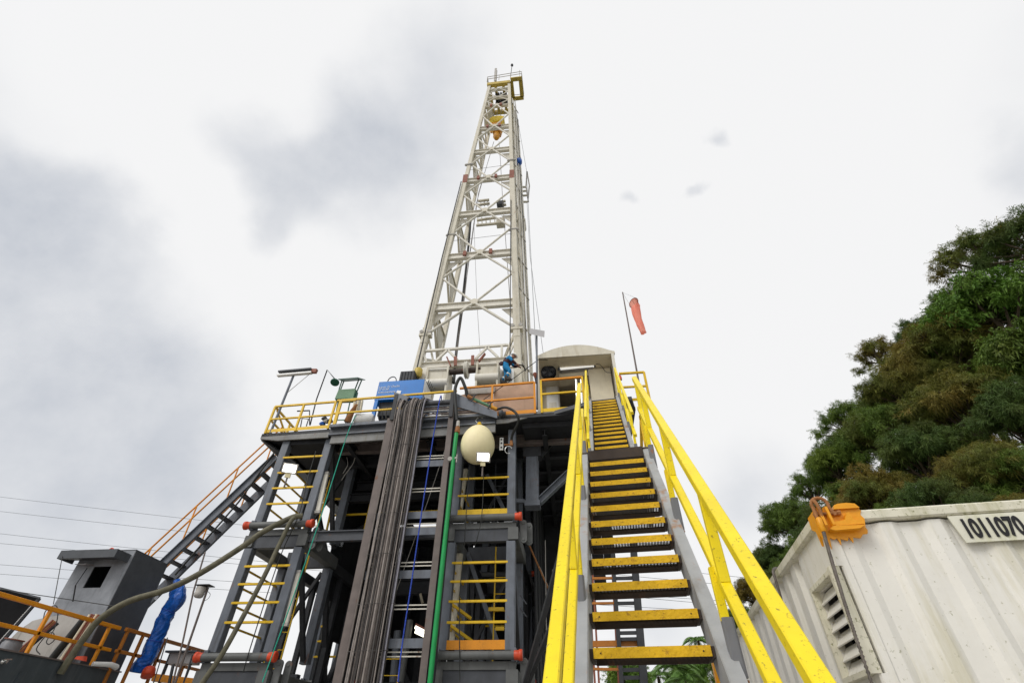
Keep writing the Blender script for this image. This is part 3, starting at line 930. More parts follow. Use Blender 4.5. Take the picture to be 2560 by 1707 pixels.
cbn = thing('cable_bundle', 'bundle of brown grey power cables draped over the tray head and hanging down', 'cables', (-5, TY, 2))
rnd = random.Random(3)
NC = 30
for i in range(NC):
    f = i / (NC - 1)
    x = -5.42 + .92 * f + rnd.uniform(-.02, .02)
    yo = TY - .04 - rnd.uniform(0, .10)
    r = rnd.choice([.017, .02, .024, .024])
    top = HZ + rnd.uniform(-.05, .16)
    e = .25 + .9 * rnd.random()
    pts = [(x + e + .15, TY + e + .15, HZ - .05), (x + e * .5 + .08, TY + e * .55, HZ + .0 + rnd.uniform(0, .06)), (x + .10, TY + .12, top - .02), (x + .03, yo - .02, top - .10 - rnd.uniform(0, .1)),
           (x, yo - .05, HZ - .6), (x + rnd.uniform(-.03, .03), yo, HZ - 1.3)]
    xx = x
    for k in range(1, 7):
        xx += rnd.uniform(-.012, .012) - .003
        pts.append((xx, yo + rnd.uniform(-.01, .02), HZ - 1.3 - k * 1.35))
    m = MB(); m.tube(curve(pts, 5), r, 6)
    m.build('cable', rnd.choice(['cable_a', 'cable_a', 'cable_b', 'cable_b', 'cable_c']) if i < NC - 3 else 'cable_d', cbn)
for i in range(16):     # cables lying further back
    x = -5.40 + .86 * i / 15
    m = MB(); m.tube([(x + .2, TY + .2, HZ - .2), (x, TY + .03, HZ - .7), (x, TY + .03, 5), (x + .01, TY + .03, 2.2)], .02, 5); m.build('cable', ['cable_c', 'cable_a', 'cable_b'][i % 3], cbn)
for z in (9.05, 8.0, 6.9, 5.8, 4.6, 3.6):
    m = MB(); m.tube(curve([(-5.45, TY - .13, z), (-5.0, TY - .155, z + .02), (-4.46, TY - .10, z + .03)], 4), .008, 5); m.build('cable_tie', 'cable_c', cbn)

# ropes
def rope(name, label, pts, r, mat, cat='rope', n=6, seg=8):
    o = MB().tube(curve(pts, seg), r, n).build(name, mat)
    return tag(o, label, cat)
rope('blue_rope', 'blue rope hanging down inside the cable tray', [(-4.05, TY + .35, HZ + .02), A('N', 1180, 160, TY - .08), A('7', 625, 0, TY - .08), A('7', 560, 420, TY - .08), A('7', 490, 900, TY - .08), A('7', 430, 1300, TY - .08), A('7', 400, 1560, TY - .08)], .018, 'rope_blue')
rope('green_rope', 'thin green rope stretched from the floor edge down past the left tower', [A('3', 935, 590, 13.25), A('3', 905, 640, 13.2), A('6', 990, 0, 13.15), A('6', 830, 500, 13.0), A('6', 640, 1050, 12.9), A('6', 455, 1560, 12.8)], .014, 'rope_green')
rope('slack_line', 'thin pale line slanting down behind the cable tray', [A('7', 705, 60, 13.6), A('7', 590, 400, 13.6), A('7', 440, 830, 13.6), A('7', 380, 1000, 13.6)], .010, 'gantry_grey', 'line')

# green stand pipe and its fittings
sp = thing('standpipe', 'bright green vertical standpipe beside the cable tray', 'pipe', (-3.5, TY, 0))
a, b = A('7', 772, 0, TY - .08), A('7', 607, 1560, TY - .08)
b = a + (b - a) * 1.6
m = MB(); m.tube([A('N', 1378, 600, TY - .08), a, b], .062, 14); m.build('pipe', 'green', sp)
c = A('N', 1390, 560, TY - .08)
m = MB(); m.lathe(c + vec(0, 0, -.1), (0, 0, 1), [(0, .075), (.05, .09), (.12, .075), (.2, .07)], 12); m.build('union', 'rust', sp)
m = MB(); m.lathe(c + vec(0, 0, .12), (0, 0, 1), [(0, .06), (.2, .055)], 10); m.build('collar', 'gantry_grey', sp)
k = A('N', 1340, 915, TY - .1)
m = MB(); m.bar(k + vec(-.16, 0, 0), k + vec(.12, 0, .03), .05, .06); m.lathe(k + vec(-.1, -.04, 0), (0, 1, 0), [(0, .07), (.1, .07)], 10); m.bar(k + vec(.1, 0, -.12), k + vec(.1, 0, .14), .03, .03); m.build('clamp', 'gantry_grey', sp)

# black hoses at the tray head, green arm pipe
m = MB(); pts = [A('E', 110, 640, TY - .1), A('E', 90, 400, TY - .12), A('E', 90, 240, TY - .14), A('E', 150, 120, TY - .15), A('E', 205, 220, TY - .1), A('E', 240, 340, TY)]
tag(m.tube(curve(pts, 8), .055, 10).build('black_hose', 'rubber'), 'thick black hose arching over the right end of the tray', 'hose')
ap = thing('arm_pipe', 'green pipe with rusty couplings lying along the right tray arm', 'pipe', A('E', 240, 340, TY))
p0, p3 = A('E', 240, 345, TY - .05), A('E', 600, 505, TY + .1)
d = p3 - p0
m = MB(); m.tube([p0 + d * .18, p0 + d * .80], .05, 12); m.build('pipe', 'green_dull', ap)
m = MB(); m.tube([p0, p0 + d * .17], .062, 12); m.build('coupling', 'rust', ap)
m = MB(); m.tube([p0 + d * .81, p3], .06, 12); m.build('coupling', 'block_orange', ap)
for t_ in (.22, .78):
    q = p0 + d * t_
    m = MB(); m.bar(q + vec(-.07, -.06, -.12), q + vec(.05, -.06, .14), .04, .03); m.bar(q + vec(-.1, -.06, .1), q + vec(.1, -.06, .13), .03, .03); m.build('clamp', 'steel_dark', ap)
m = MB(); m.lathe(A('E', 625, 555, TY + .1), (1, -.1, -.1), [(0, .07), (.03, .11), (.12, .11), (.14, .06), (.22, .06)], 12); m.build('flange', 'steel_mid', ap)
m = MB(); pts = [p3, A('E', 700, 480, TY), A('E', 800, 520, TY - .05), A('E', 860, 600, TY - .05), A('E', 850, 690, TY + .1), A('E', 790, 810, TY + .35), A('E', 775, 900, TY + .5)]
tag(m.tube(curve(pts, 8), .042, 10).build('black_hose', 'rubber'), 'black hose curving from the arm pipe down to the right tower column', 'hose')
vf = thing('valve_fitting', 'rusty valve and wire loop on the right tower column below the curved hose', 'valve', A('E', 780, 940, 13.5))
m = MB(); m.tube([A('E', 775, 890, 13.5), A('E', 780, 950, 13.5)], .05, 8); m.tube([A('E', 690, 940, 13.5), A('E', 770, 935, 13.5)], .028, 8); m.build('valve', 'rust', vf)
m = MB(); c = A('E', 740, 1000, 13.48); m.tube([c + vec(.11 * math.cos(t), 0, .13 * math.sin(t)) for t in np.linspace(.3, 5.2, 16)], .012, 6); m.build('wire_loop', 'chrome', vf)
m = MB(); q = A('E', 655, 930, 13.6); m.box(q[0] - .06, q[0] + .06, 13.58, 13.60, q[2] - .22, q[2] + .22)
m.build('tag_plate', 'white', vf)
for dz in (-.13, .02, .15):
    m = MB(); m.lathe(q + vec(0, -.03, dz), (0, -1, 0), [(0, .03), (.004, .03)], 10); m.build('hole', 'ink', vf)

# added pale egg, stands in for a blurred oval patch
eg = thing('oval_stand_in', 'added pale yellow egg standing in for a blurred oval by the right floodlight', 'stand-in', A('E', 380, 1150, 13.25))
ctr = A('E', 365, 930, 13.25)
prof = []
for k in range(25):
    t = math.pi * k / 24
    z = -math.cos(t)
    prof.append((z * .64, .535 * math.sin(t) * (1 - .08 * z)))
m = MB(); m.lathe(ctr, (.05, 0, 1), prof, 32); m.build('body', 'egg', eg)
rg = A('E', 390, 640, 13.25)
m = MB(); m.tube([rg + vec(.13 * math.cos(t), 0, .11 * math.sin(t)) for t in np.linspace(0, 2 * math.pi, 20)[:-1]], .016, 6, closed=True); m.build('ring', 'chrome', eg)
m = MB(); m.lathe(rg + vec(0, 0, -.2), (0, 0, 1), [(0, .10), (.1, .075), (.13, .03)], 14); m.build('neck', 'yellow_old', eg)

# flood lights
def flood(label, c, s, face):
    t = thing('floodlight', label, 'lamp', c)
    c = np.array(c)
    f = unit(np.array(face, float)); r = unit(np.cross((0, 0, 1), f)); u = np.cross(f, r)
    w, h = .23 * s, .15 * s
    m = MB(); vs = [c + r * a * w + u * b * h for a, b in ((-1, -1), (1, -1), (1, 1), (-1, 1))] + [c - f * .18 * s + r * a * w * .5 + u * b * h * .5 for a, b in ((-1, -1), (1, -1), (1, 1), (-1, 1))]
    m.add(vs, [(7, 6, 5, 4), (0, 1, 5, 4), (1, 2, 6, 5), (2, 3, 7, 6), (3, 0, 4, 7)]); m.build('housing', 'gantry_grey', t)
    m = MB(); m.plate([c + f * .004 + r * a * w * .80 + u * b * h * .78 for a, b in ((-1, -1), (1, -1), (1, 1), (-1, 1))], f * .012); m.build('lens', 'lamp_white', t)
    m = MB()
    for a in (-1, 1):
        m.bar(c + r * a * w * .93 - u * h, c + r * a * w * .93 + u * h, .035, .05)
    m.bar(c - r * w - u * h * .93, c + r * w - u * h * .93, .05, .036); m.bar(c - r * w + u * h * .93, c + r * w + u * h * .93, .05, .036); m.build('frame', 'gantry_grey', t)
    m = MB(); m.bar(c - u * h * 1.02 - f * .03, c - u * h * 1.9 - f * .03, .16 * s, .09 * s); m.build('gear_box', 'egg', t)  # pale yellow stands in for the lamp's glow on this housing
    m = MB(); m.tube([c - u * h * 1.9 - f * .05, c - u * h * 1.9 - f * .05 + vec(0, .0, -.32)], .026, 8); m.build('stem', 'steel_brown', t)
    return t
flood('lit square floodlight on the left tower guard bars', A('3', 315, 1085, 13.45), 1.0, (.45, -1, -.25))
flood('lit square floodlight on the right tower in front of the pale egg', A('E', 432, 1090, 12.7), .88, (.2, -1, -.35))

# ================================================================== CLUTTER IN THE SUBSTRUCTURE
def strip_light(label, a, b, w=.12):
    t = thing('strip_light', label, 'lamp', np.minimum(a, b))
    m = MB(); m.bar(a, b, w, .09, up=(0, 1, 0), ch=.015); m.build('case', 'cream_pale', t)
    d = unit(b - a)
    for q in (a, b):
        m = MB(); m.bar(q - d * .04, q + d * .04, w * 1.15, .11, up=(0, 1, 0)); m.build('end_piece', 'gantry_grey', t)
strip_light('long pale unlit strip light fixed upright beside the upper left tower', A('6', 868, 215, 13.75), A('6', 812, 465, 13.75), .15)
strip_light('long pale unlit strip light fixed upright beside the lower left tower', A('6', 690, 850, 13.75), A('6', 605, 1190, 13.75), .13)
ir = thing('cellar_railing', 'yellow guard railing inside the dark cellar behind the cables', 'railing', A('6', 870, 580, 16.2))
yi = 16.2
for a, b in (((915, 380), (1165, 372)), ((905, 486), (1150, 476)), ((1165, 372), (1330, 362)), ((1150, 476), (1310, 468))):
    m = MB(); m.bar(A('6', *a, yi), A('6', *b, yi), .06, .06); m.build('rail', 'yellow_old', ir)
for a, b in (((915, 375), (868, 590)), ((1160, 372), (1112, 590))):
    m = MB(); m.bar(A('6', *a, yi), A('6', *b, yi), .06, .06); m.build('post', 'yellow_old', ir)
for a, b in (((430, 365), (682, 350)), ((410, 470), (665, 455))):
    m = MB(); m.bar(A('7', *a, yi), A('7', *b, yi), .055, .055); m.build('rail', 'yellow_old', ir)
m = MB(); m.bar(A('6', 860, 596, yi), A('6', 1125, 588, yi), .1, .12); m.build('sill', 'steel', ir)
put_text('lettering', 'SBC8.9', .16, 'pen', ir, A('6', 968, 690, yi - .08), (.10, 0, 1), (-1, 0, .1))
for k, (a, b, w, mt, lb) in enumerate((((838, 190), (800, 455), .17, 'cream', 'upper'), ((800, 735), (742, 1310), .19, 'cream', 'lower'))):
    tag(MB().tube([A('7', *a, 14.6), A('7', *b, 14.6)], w / 2, 10).build('rusty_pipe', mt), lb + ' cream rust streaked pipe standing in the right tower', 'pipe')
tl2 = thing('tower_brace', 'pale grey diagonal braces inside the right tower', 'brace', A('7', 1040, 1330, 15.4))
for a, b in (((850, 730), (1050, 1330)), ((975, 225), (1085, 450)), ((700, 1180), (760, 760))):
    m = MB(); m.bar(A('7', *a, 15.4), A('7', *b, 15.4), .16, .12); m.build('member', 'steel', tl2)
for a, b in (((735, 1050), (870, 1150)), ((730, 1190), (925, 1330))):
    m = MB(); m.bar(A('7', *a, 14.4), A('7', *b, 14.9), .07, .07); m.build('yellow_member', 'yellow_old', tl2)
for a, b in (((985, 1090), (1085, 1090)), ((1030, 1215), (1085, 1215))):
    m = MB(); m.bar(A('7', *a, 14.9), A('7', *b, 14.9), .07, .09); m.build('yellow_member', 'yellow_old', tl2)
rope('tower_cable', 'thin black cable hanging down the front of the right tower', [A('7', 862, 170, 13.45), A('7', 840, 480, 13.4), A('7', 825, 720, 13.45), A('7', 800, 990, 13.45), A('7', 798, 1290, 13.42), A('7', 800, 1560, 13.4)], .013, 'rubber', 'cable')
rope('tower_cable', 'second thin black cable hanging from the right floodlight stem', [A('7', 955, 220, 13.45), A('7', 942, 480, 13.38), A('7', 915, 620, 13.4), A('7', 895, 690, 13.5)], .012, 'rubber', 'cable')
rope('tower_cable', 'thin dark cable trailing down the left tower behind the brown hose', [A('6', 800, 70, 13.5), A('6', 745, 260, 13.45), A('6', 690, 480, 13.3), A('6', 590, 700, 13.45), A('6', 500, 950, 13.45), A('6', 370, 1360, 13.4), A('6', 330, 1500, 13.4)], .014, 'rubber', 'cable')
rope('loose_wire', 'thin pale wire dangling at the upper left of the dark cellar', [A('6', 1060, 80, 14.5), A('6', 1040, 150, 14.4), A('6', 990, 220, 14.4), A('6', 965, 260, 14.4)], .012, 'gantry_grey', 'wire')
rope('loose_wire', 'second thin pale wire dangling beside the first in the dark cellar', [A('6', 1000, 110, 14.5), A('6', 1005, 160, 14.4), A('6', 975, 215, 14.4)], .012, 'gantry_grey', 'wire')
cl2 = thing('cellar_lamp', 'small lit twin tube lamp deep in the cellar below the tray', 'lamp', A('7', 540, 1250, 17))
for dy_ in (0, 28):
    m = MB(); m.tube([A('7', 512, 1205 + dy_, 17), A('7', 575, 1235 + dy_, 17)], .05, 8); m.build('tube', 'lamp_tube', cl2)
m = MB(); m.bar(A('7', 520, 1190, 17.1), A('7', 580, 1222, 17.1), .25, .06); m.build('hood', 'rust_red', cl2)
# wall beams, pipes and tanks half visible in the dark
for k, (xa, ya, xb, yb, Y, r, mt) in enumerate(((480, 1160, 420, 1560, 17, .10, 'header'), (400, 1230, 370, 1560, 18, .13, 'steel'), (545, 990, 560, 1050, 19, .05, 'beige'))):
    tag(MB().tube([A('7', xa, ya, Y), A('7', xb, yb, Y)], r, 10).build('cellar_pipe', mt), ['grey pipe standing in the cellar seen through the tray', 'thick pale grey pipe low in the cellar seen beside the cables', 'short pale fitting in the dark cellar'][k], 'pipe')
ladder('yellow ladder seen low in the cellar through the tray', A('7', 340, 1480, 16)[0], 16.2, 1.5, 4.3, .5, 'yellow_old', step=.36)
# ================================================================== MAST
MY0, MY1 = 17.0, 19.4
def LX(z): return -6.52 + (z - 15.3) * .0653
def RX(z): return -1.81 - (z - 14.4) * .0268
ZT = 47.0
ms = thing('drilling_mast', 'tall cream lattice drilling mast standing on the rig floor', 'mast', (-4.2, 18.2, DZ))
def leg(fx, y, z0, z1, w, mat='cream'):
    m = MB(); m.bar((fx(z0), y, z0), (fx(z1), y, z1), w, w * .9, up=(0, 1, 0), ch=.02); m.build('leg', mat, ms)
for fx in (LX, RX):
    for za, zb in ((10.2, 17.3), (17.35, 31.4), (31.5, ZT)):
        w = .34 if za < 18 else (.30 if za < 30 else .26)
        leg(fx, MY0, za, zb, w)
        leg(fx, MY1, za, zb, w * .8)
LV = [15.65, 19.5, 23.55, 27.7, 31.62, 35.5, 39.15, 42.9, 44.6, 46.3]
def mid(z): return (LX(z) + RX(z)) / 2
for i, z in enumerate(LV):
    h = (.36 if i == 0 else .45) if z < 40 else .22
    m = MB(); m.ibeam((LX(z) + .12, MY0 + .02, z - h / 2), (RX(z) - .12, MY0 + .02, z - h / 2), .22, h, .03); m.build('girt', 'cream_pale', ms)
    for fx in (LX, RX):
        m = MB(); m.ibeam((fx(z), MY0 + .12, z - h / 2), (fx(z), MY1 - .1, z - h / 2), .18, h * .9, .03); m.build('side_girt', 'cream', ms)
    if z < 40:     # haunch plates under the side girts
        for fx, s in ((LX, 1), (RX, -1)):
            m = MB(); m.plate([(fx(z) + s * .12, MY0 + .2, z - h), (fx(z) + s * .75, MY0 + .2, z - h), (fx(z - 1.1) + s * .10, MY0 + .2, z - 1.25)], (0, .04, 0)); m.build('haunch', 'cream_pale', ms)
            m = MB(); m.plate([(fx(z) + .05, MY0 + .5, z - h), (fx(z) + .05, MY1 - .3, z - h), (fx(z - 1.4) + .05, MY1 - .25, z - 1.9)], (.04, 0, 0)); m.build('haunch', 'cream', ms)
    if 16 < z < 43:
        m = MB(); m.lathe((mid(z), MY0 - .12, z - .05), (0, 1, 0), [(0, .2), (.1, .2)], 8); m.build('gusset', 'cream', ms)
for za, zb in zip(LV[1:-1], LV[2:]):
    zm = (za + zb) / 2
    r = .062 if za < 42 else .045
    for fx, s in ((LX, 1), (RX, -1)):
        for zc in (za, zb):
            m = MB(); m.tube([(mid(zc) - s * .1, MY0 - .06, zc - (.02 if zc == za else .2)), (fx(zm) + s * .1, MY0 - .03, zm)], r, 8); m.build('diagonal', 'cream_pale', ms)
        # side lacing
        m = MB(); m.bar((fx(za), MY0 + .1, za), (fx(zm), MY1 - .1, zm), .12, .12); m.build('side_lacing', 'cream', ms)
        m = MB(); m.bar((fx(zm), MY1 - .1, zm), (fx(zb), MY0 + .1, zb - .4), .12, .12); m.build('side_lacing', 'cream', ms)
for fx, s in ((LX, 1), (RX, -1)):
    m = MB(); m.tube([(mid(19.5) - s * .1, MY0 - .06, 19.3), (fx(17.5) + s * .1, MY0 - .03, 17.5)], .075, 8); m.build('diagonal', 'cream_pale', ms)
    m = MB(); m.bar((fx(16.0), MY0 + .1, 16.0), (fx(17.6), MY1 - .1, 17.6), .12, .12); m.build('side_lacing', 'cream', ms)
    m = MB(); m.bar((fx(17.6), MY1 - .1, 17.6), (fx(19.4), MY0 + .1, 19.2), .12, .12); m.build('side_lacing', 'cream', ms)
    m = MB(); m.bar((fx(17.2) + s * .15, MY0 + .15, 17.2), (fx(15.6) + s * .75, MY0 + .2, 15.4), .16, .1); m.build('knee_brace', 'cream', ms)
    for dx in (-.2, .2):
        m = MB(); m.lathe((fx(17.45) + dx, MY0 - .22, 17.5), (0, 1, 0), [(0, .10), (.3, .10)], 10); m.build('hinge_pin', 'gantry_grey', ms)
    m = MB(); m.box(fx(17.4) - .3, fx(17.4) + .3, MY0 - .2, MY0 + .1, 17.25, 17.4); m.build('hinge_plate', 'cream', ms)
# base truss above the main beam
zA, zB = 15.75, 16.35
m = MB(); m.bar((LX(16) + .1, MY0 - .05, 16.35), (RX(16) - .45, MY0 - .05, 16.38), .12, .1); m.build('truss_chord', 'cream_pale', ms)
for f0, f1 in ((.08, .02), (.18, .30), (.42, .30), (.62, .74), (.86, .74), (.90, .90), (.97, 1.02)):
    xa, xb = LX(16) + (RX(16) - LX(16) - .3) * f0, LX(16) + (RX(16) - LX(16) - .3) * f1
    m = MB(); m.bar((xa, MY0 - .05, 15.68), (xb, MY0 - .05, 16.33), .1, .1); m.build('truss_web', 'cream_pale', ms)
for (xa, ya, xb, yb) in ((400, 1340, 432, 1415), (472, 1335, 472, 1410), (620, 1325, 618, 1405), (725, 1310, 672, 1375)):
    m = MB(); m.bar(A('2', xa, ya, MY0 - .22), A('2', xb, yb, MY0 - .22), .14, .06); m.build('bracket', 'rust_red', ms)
for z in (23.55, 31.62, 39.15, 42.9):
    for f in (.28, .66):
        x = LX(z) + (RX(z) - LX(z)) * f
        m = MB(); m.box(x - .09, x + .09, MY0 - .2, MY0 - .09, z - .34, z + .02); m.build('hanger', 'rust_red', ms)
for z in (31.5, 17.3):
    for fx in (LX, RX):
        m = MB(); m.box(fx(z) - .16, fx(z) + .16, MY0 - .17, MY0 - .13, z - .5, z + .5); m.build('splice', 'rust_red' if z > 20 else 'cream', ms)
# crown
cz = 47.0
m = MB(); m.bar((LX(cz) - .2, MY0 - .05, cz + .2), (RX(cz) + .1, MY0 - .05, cz + .2), .3, .45); m.build('crown_beam', 'crown_yellow', ms)
m = MB(); m.bar((LX(cz) - .15, MY1, cz + .2), (RX(cz) + .1, MY1, cz + .2), .3, .45); m.build('crown_beam', 'crown_yellow', ms)
for x in (LX(cz), RX(cz), mid(cz) - .35, mid(cz) + .35):
    m = MB(); m.bar((x, MY0 + .1, cz + .2), (x, MY1 - .1, cz + .2), .22, .4); m.build('crown_beam', 'crown_yellow', ms)
for k in range(5):
    m = MB(); m.lathe((mid(cz) - .45 + k * .22, 18.2, cz - .1), (1, 0, 0), [(0, .6), (.04, .66), (.07, .58), (.1, .66), (.14, .6)], 20); m.build('sheave', 'steel_dark', ms)
x0, x1 = RX(cz) + .15, RX(cz) + 1.15
for a, b in (((x0, 16.75), (x1, 16.75)), ((x0, 18.4), (x1, 18.4)), ((x1 - .12, 16.9), (x1 - .12, 18.3)), ((x0 + .05, 16.9), (x0 + .05, 18.3))):
    m = MB(); m.bar((a[0], a[1], cz + .32), (b[0], b[1], cz + .32), .34, .14); m.build('platform', 'crown_yellow', ms)
for h in (.6, 1.1):
    m = MB()
    for a, b in (((LX(cz) - .2, 16.72), (x1, 16.60)), ((x1, 16.6), (x1 + .02, 18.55)), ((x1, 18.55), (x0, 18.55)), ((LX(cz) - .2, 16.72), (LX(cz) - .2, 19))):
        m.tube([(a[0], a[1], cz + .4 + h), (b[0], b[1], cz + .4 + h)], .028, 6)
    m.build('crown_rail', 'gantry_grey', ms)
m = MB()
for p in ((LX(cz) - .2, 16.72), (mid(cz), 16.66), (x0, 16.64), (x1, 16.6), (x1, 17.6), (x1, 18.55)):
    m.tube([(p[0], p[1], cz + .35), (p[0], p[1], cz + 1.5)], .028, 6)
m.build('crown_rail_posts', 'gantry_grey', ms)
p = at(1238, 205, 17.2)
m = MB(); m.ibeam(p, at(1240, 174, 17.2), .22, .22, .03, up=(0, 1, 0)); m.build('gin_pole', 'gantry_grey', ms)
m = MB(); a = at(1276, 195, 16.8); b = at(1280, 164, 16.8); m.tube([a, b], .03, 6); m.lathe(b + vec(0, 0, -.1), (0, 0, 1), [(0, .05), (.1, .13), (.25, .11), (.3, .03)], 10); m.build('beacon', 'steel_dark', ms)
m = MB(); a = at(1299, 195, 17.0); m.tube([a, at(1299, 176, 17.0)], .025, 6); m.build('rod', 'gantry_grey', ms)
# tie wires across the face
for z in (25.3, 33.4):
    m = MB(); m.tube([(LX(z), MY0 + .25, z - .1), (RX(z), MY0 + .25, z + .1)], .012, 5); m.build('tie_wire', 'wire', ms)
    for fx in (LX, RX):
        m = MB(); m.lathe((fx(z) - .3, MY0 - .1, z), (1, 0, 0), [(0, .06), (.08, .1), (.5, .1), (.6, .05)], 8); m.build('clamp', 'gantry_grey', ms)
# ladder, stand pipes and cables on the right side
for dx, y, r, mt in ((.28, 17.6, .055, 'cream_pale'), (.36, 18.1, .035, 'gantry_grey'), (.30, 18.5, .06, 'cream'), (.45, 18.9, .03, 'steel_mid'), (.22, 19.0, .04, 'cream_pale'), (.5, 19.3, .05, 'cream_pale')):
    m = MB(); m.tube([(RX(11) + dx, y, 11), (RX(30) + dx * 1.05, y + .1, 30), (RX(45) + dx, y, 45)], r, 6); m.build('riser_pipe', mt, ms)
for s in (-1, 1):
    m = MB(); m.bar((RX(11) + .48 , 18.2 + .22 * s, 11), (RX(46) + .42, 18.2 + .22 * s, 46), .05, .04); m.build('ladder_rail', 'cream_pale', ms)
m = MB()
for k in range(110):
    z = 11.2 + k * .315
    x = RX(z) + .48 - .06 * (z - 11) / 35
    m.tube([(x, 17.98, z), (x, 18.42, z)], .014, 4)
m.build('ladder_rungs', 'cream', ms, 'stuff')
for z in np.arange(13, 45, 2.6):
    m = MB(); m.bar((RX(z) + .1, 17.3, z), (RX(z) + .6, 18.4, z), .06, .08); m.build('pipe_bracket', 'gantry_grey', ms)

# ------------------------------------------------ racking board
rk = thing('racking_board', 'cream racking board with finger bars halfway up the mast', 'racking board', (-3.5, 20.5, 30.5))
for (xa, ya, xb, yb) in ((650, 218, 890, 195), (655, 140, 800, 110), (655, 175, 820, 150), (650, 45, 765, 30), (665, 10, 760, 0), (840, 20, 900, 10), (850, 50, 905, 40)):
    m = MB(); m.bar(A('2', xa, ya, 20.3), A('2', xb, yb, 20.3), .16, .14); m.build('finger', 'cream', rk)
for x in (665, 700, 735, 770, 810, 860, 885):
    m = MB(); m.bar(A('2', x, 212, 20.3), A('2', x - 3, 150, 20.35), .07, .06); m.build('stanchion', 'cream', rk)
for x in (690, 720, 750):
    m = MB(); m.bar(A('2', x, 52, 20.3), A('2', x - 3, 8, 20.35), .07, .06); m.build('stanchion', 'gantry_grey', rk)
q = A('2', 858, 205, 20.2); m = MB(); m.box(q[0] - .3, q[0] + .3, 20.0, 20.5, q[2] - .1, q[2] + .5); m.build('box', 'cream', rk)
q = A('2', 855, 40, 20.2); m = MB(); m.box(q[0] - .25, q[0] + .25, 20.0, 20.5, q[2] - .2, q[2] + .25); m.build('box', 'steel_mid', rk)
# walkway basket to the right of the mast
for (xa, ya, xb, yb) in ((1160, 1325, 1235, 1325), (1200, 1365, 1245, 1362), (1195, 1410, 1250, 1405), (1200, 1470, 1250, 1470)):
    m = MB(); m.bar(A('1', xa, ya, 19.5), A('1', xb, yb, 19.5), .12, .1); m.build('basket_rail', 'cream', rk)
for (xa, ya, xb, yb) in ((1245, 1175, 1235, 1320), (1245, 1175, 1268, 1310), (1235, 1320, 1258, 1470), (1268, 1310, 1255, 1440), (1190, 1330, 1200, 1540), (1165, 1330, 1185, 1560)):
    m = MB(); m.bar(A('1', xa, ya, 19.5), A('1', xb, yb, 19.5), .09, .09); m.build('basket_post', 'gantry_grey', rk)
m = MB(); m.plate([A('2', 1020, 160, 19.3), A('2', 1068, 158, 19.3), A('2', 1062, 175, 19.3), A('2', 1020, 178, 19.3)], (0, .9, 0)); m.build('basket_floor', 'cream', rk)
cl = thing('mast_floodlight', 'small dark blue lamp hanging from a bracket on the right of the mast', 'lamp', A('1', 1165, 1075, 18))
m = MB(); c = A('1', 1165, 1075, 18); m.lathe(c + vec(0, 0, -.3), (0, 0, 1), [(0, .12), (.1, .24), (.45, .24), (.55, .1)], 12); m.build('body', 'tarp_blue', cl)
m = MB(); m.tube([A('1', 1145, 1020, 18), A('1', 1182, 1040, 18), A('1', 1182, 1085, 18)], .03, 6); m.build('bracket', 'gantry_grey', cl)

# ------------------------------------------------ travelling block
tb = thing('travelling_block', 'yellow travelling block with orange hook hanging high in the mast', 'travelling block', A('1', 945, 870, 18.2))
c = A('1', 955, 690, 18.2)
m = MB()
pts = []
for k in range(15):
    a = math.pi * k / 14
    pts.append(c + vec(.62 * math.cos(a), 0, .62 * math.sin(a) * .75))
pts += [c + vec(-.62, 0, -.25), c + vec(-.40, 0, -1.3), c + vec(.40, 0, -1.3), c + vec(.62, 0, -.25)]
m.plate([p + vec(0, -.35, 0) for p in pts[::-1]], (0, .7, 0)); m.build('sheave_housing', 'block_yellow', tb)
m = MB(); m.plate([c + vec(-.45, -.38, -.75), c + vec(-.3, -.38, -2.0), c + vec(.3, -.38, -2.0), c + vec(.45, -.38, -.75)], (0, .76, 0)); m.build('body', 'block_orange', tb)
m = MB(); m.lathe(c + vec(0, -.41, -.35), (0, 1, 0), [(0, .3), (.08, .34), (.8, .34), (.84, .3)], 16); m.build('pin', 'block_yellow', tb)
m = MB(); m.lathe(c + vec(0, 0, -2.05), (0, 0, -1), [(0, .22), (.3, .26), (.55, .28), (.8, .2), (.9, .15)], 14); m.build('hook', 'block_orange', tb)
for s in (-1, 1):
    m = MB(); m.tube(curve([c + vec(.4 * s, -.2, -1.3), c + vec(.5 * s, -.25, -1.8), c + vec(.38 * s, -.25, -2.3)], 5), .08, 8); m.build('hook_ear', 'block_orange', tb)
def wire(name, label, pts, r, mat='wire', cat='line'):
    return tag(MB().tube(pts, r, 5).build(name, mat), label, cat)
for k, dx in enumerate((-.45, -.15, .2, .5)):
    wire('drill_line', ['leftmost', 'second', 'third', 'rightmost'][k] + ' drilling line from the crown to the travelling block', [(mid(47) + dx, 18.2, 46.9), c + vec(dx, 0, .3)], .022)
wire('mast_line', 'thin wire hanging from the hook down the left of the mast', [A('1', 920, 880, 18), A('1', 820, 1220, 18), A('1', 750, 1480, 18), A('2', 590, 480, 17.6), A('2', 545, 880, 17.6), A('2', 470, 1400, 17.3)], .018)
wire('mast_line', 'thin wire with a dark swivel hanging from the hook to the left', [A('1', 918, 882, 18), A('1', 880, 1020, 18), A('1', 770, 1380, 18), A('2', 630, 230, 18), A('2', 500, 1150, 17.4), A('2', 455, 1560, 17)], .018)
wire('mast_line', 'thin wire hanging from the hook down the right side of the mast', [A('1', 970, 880, 18), A('1', 985, 1080, 18), A('1', 1003, 1400, 18), A('2', 890, 200, 17.8), A('2', 938, 860, 17.6)], .018)
wire('mast_line', 'faint thin wire hanging down the centre of the mast', [A('2', 630, 200, 18), A('2', 655, 860, 18), A('2', 685, 1330, 18)], .010)
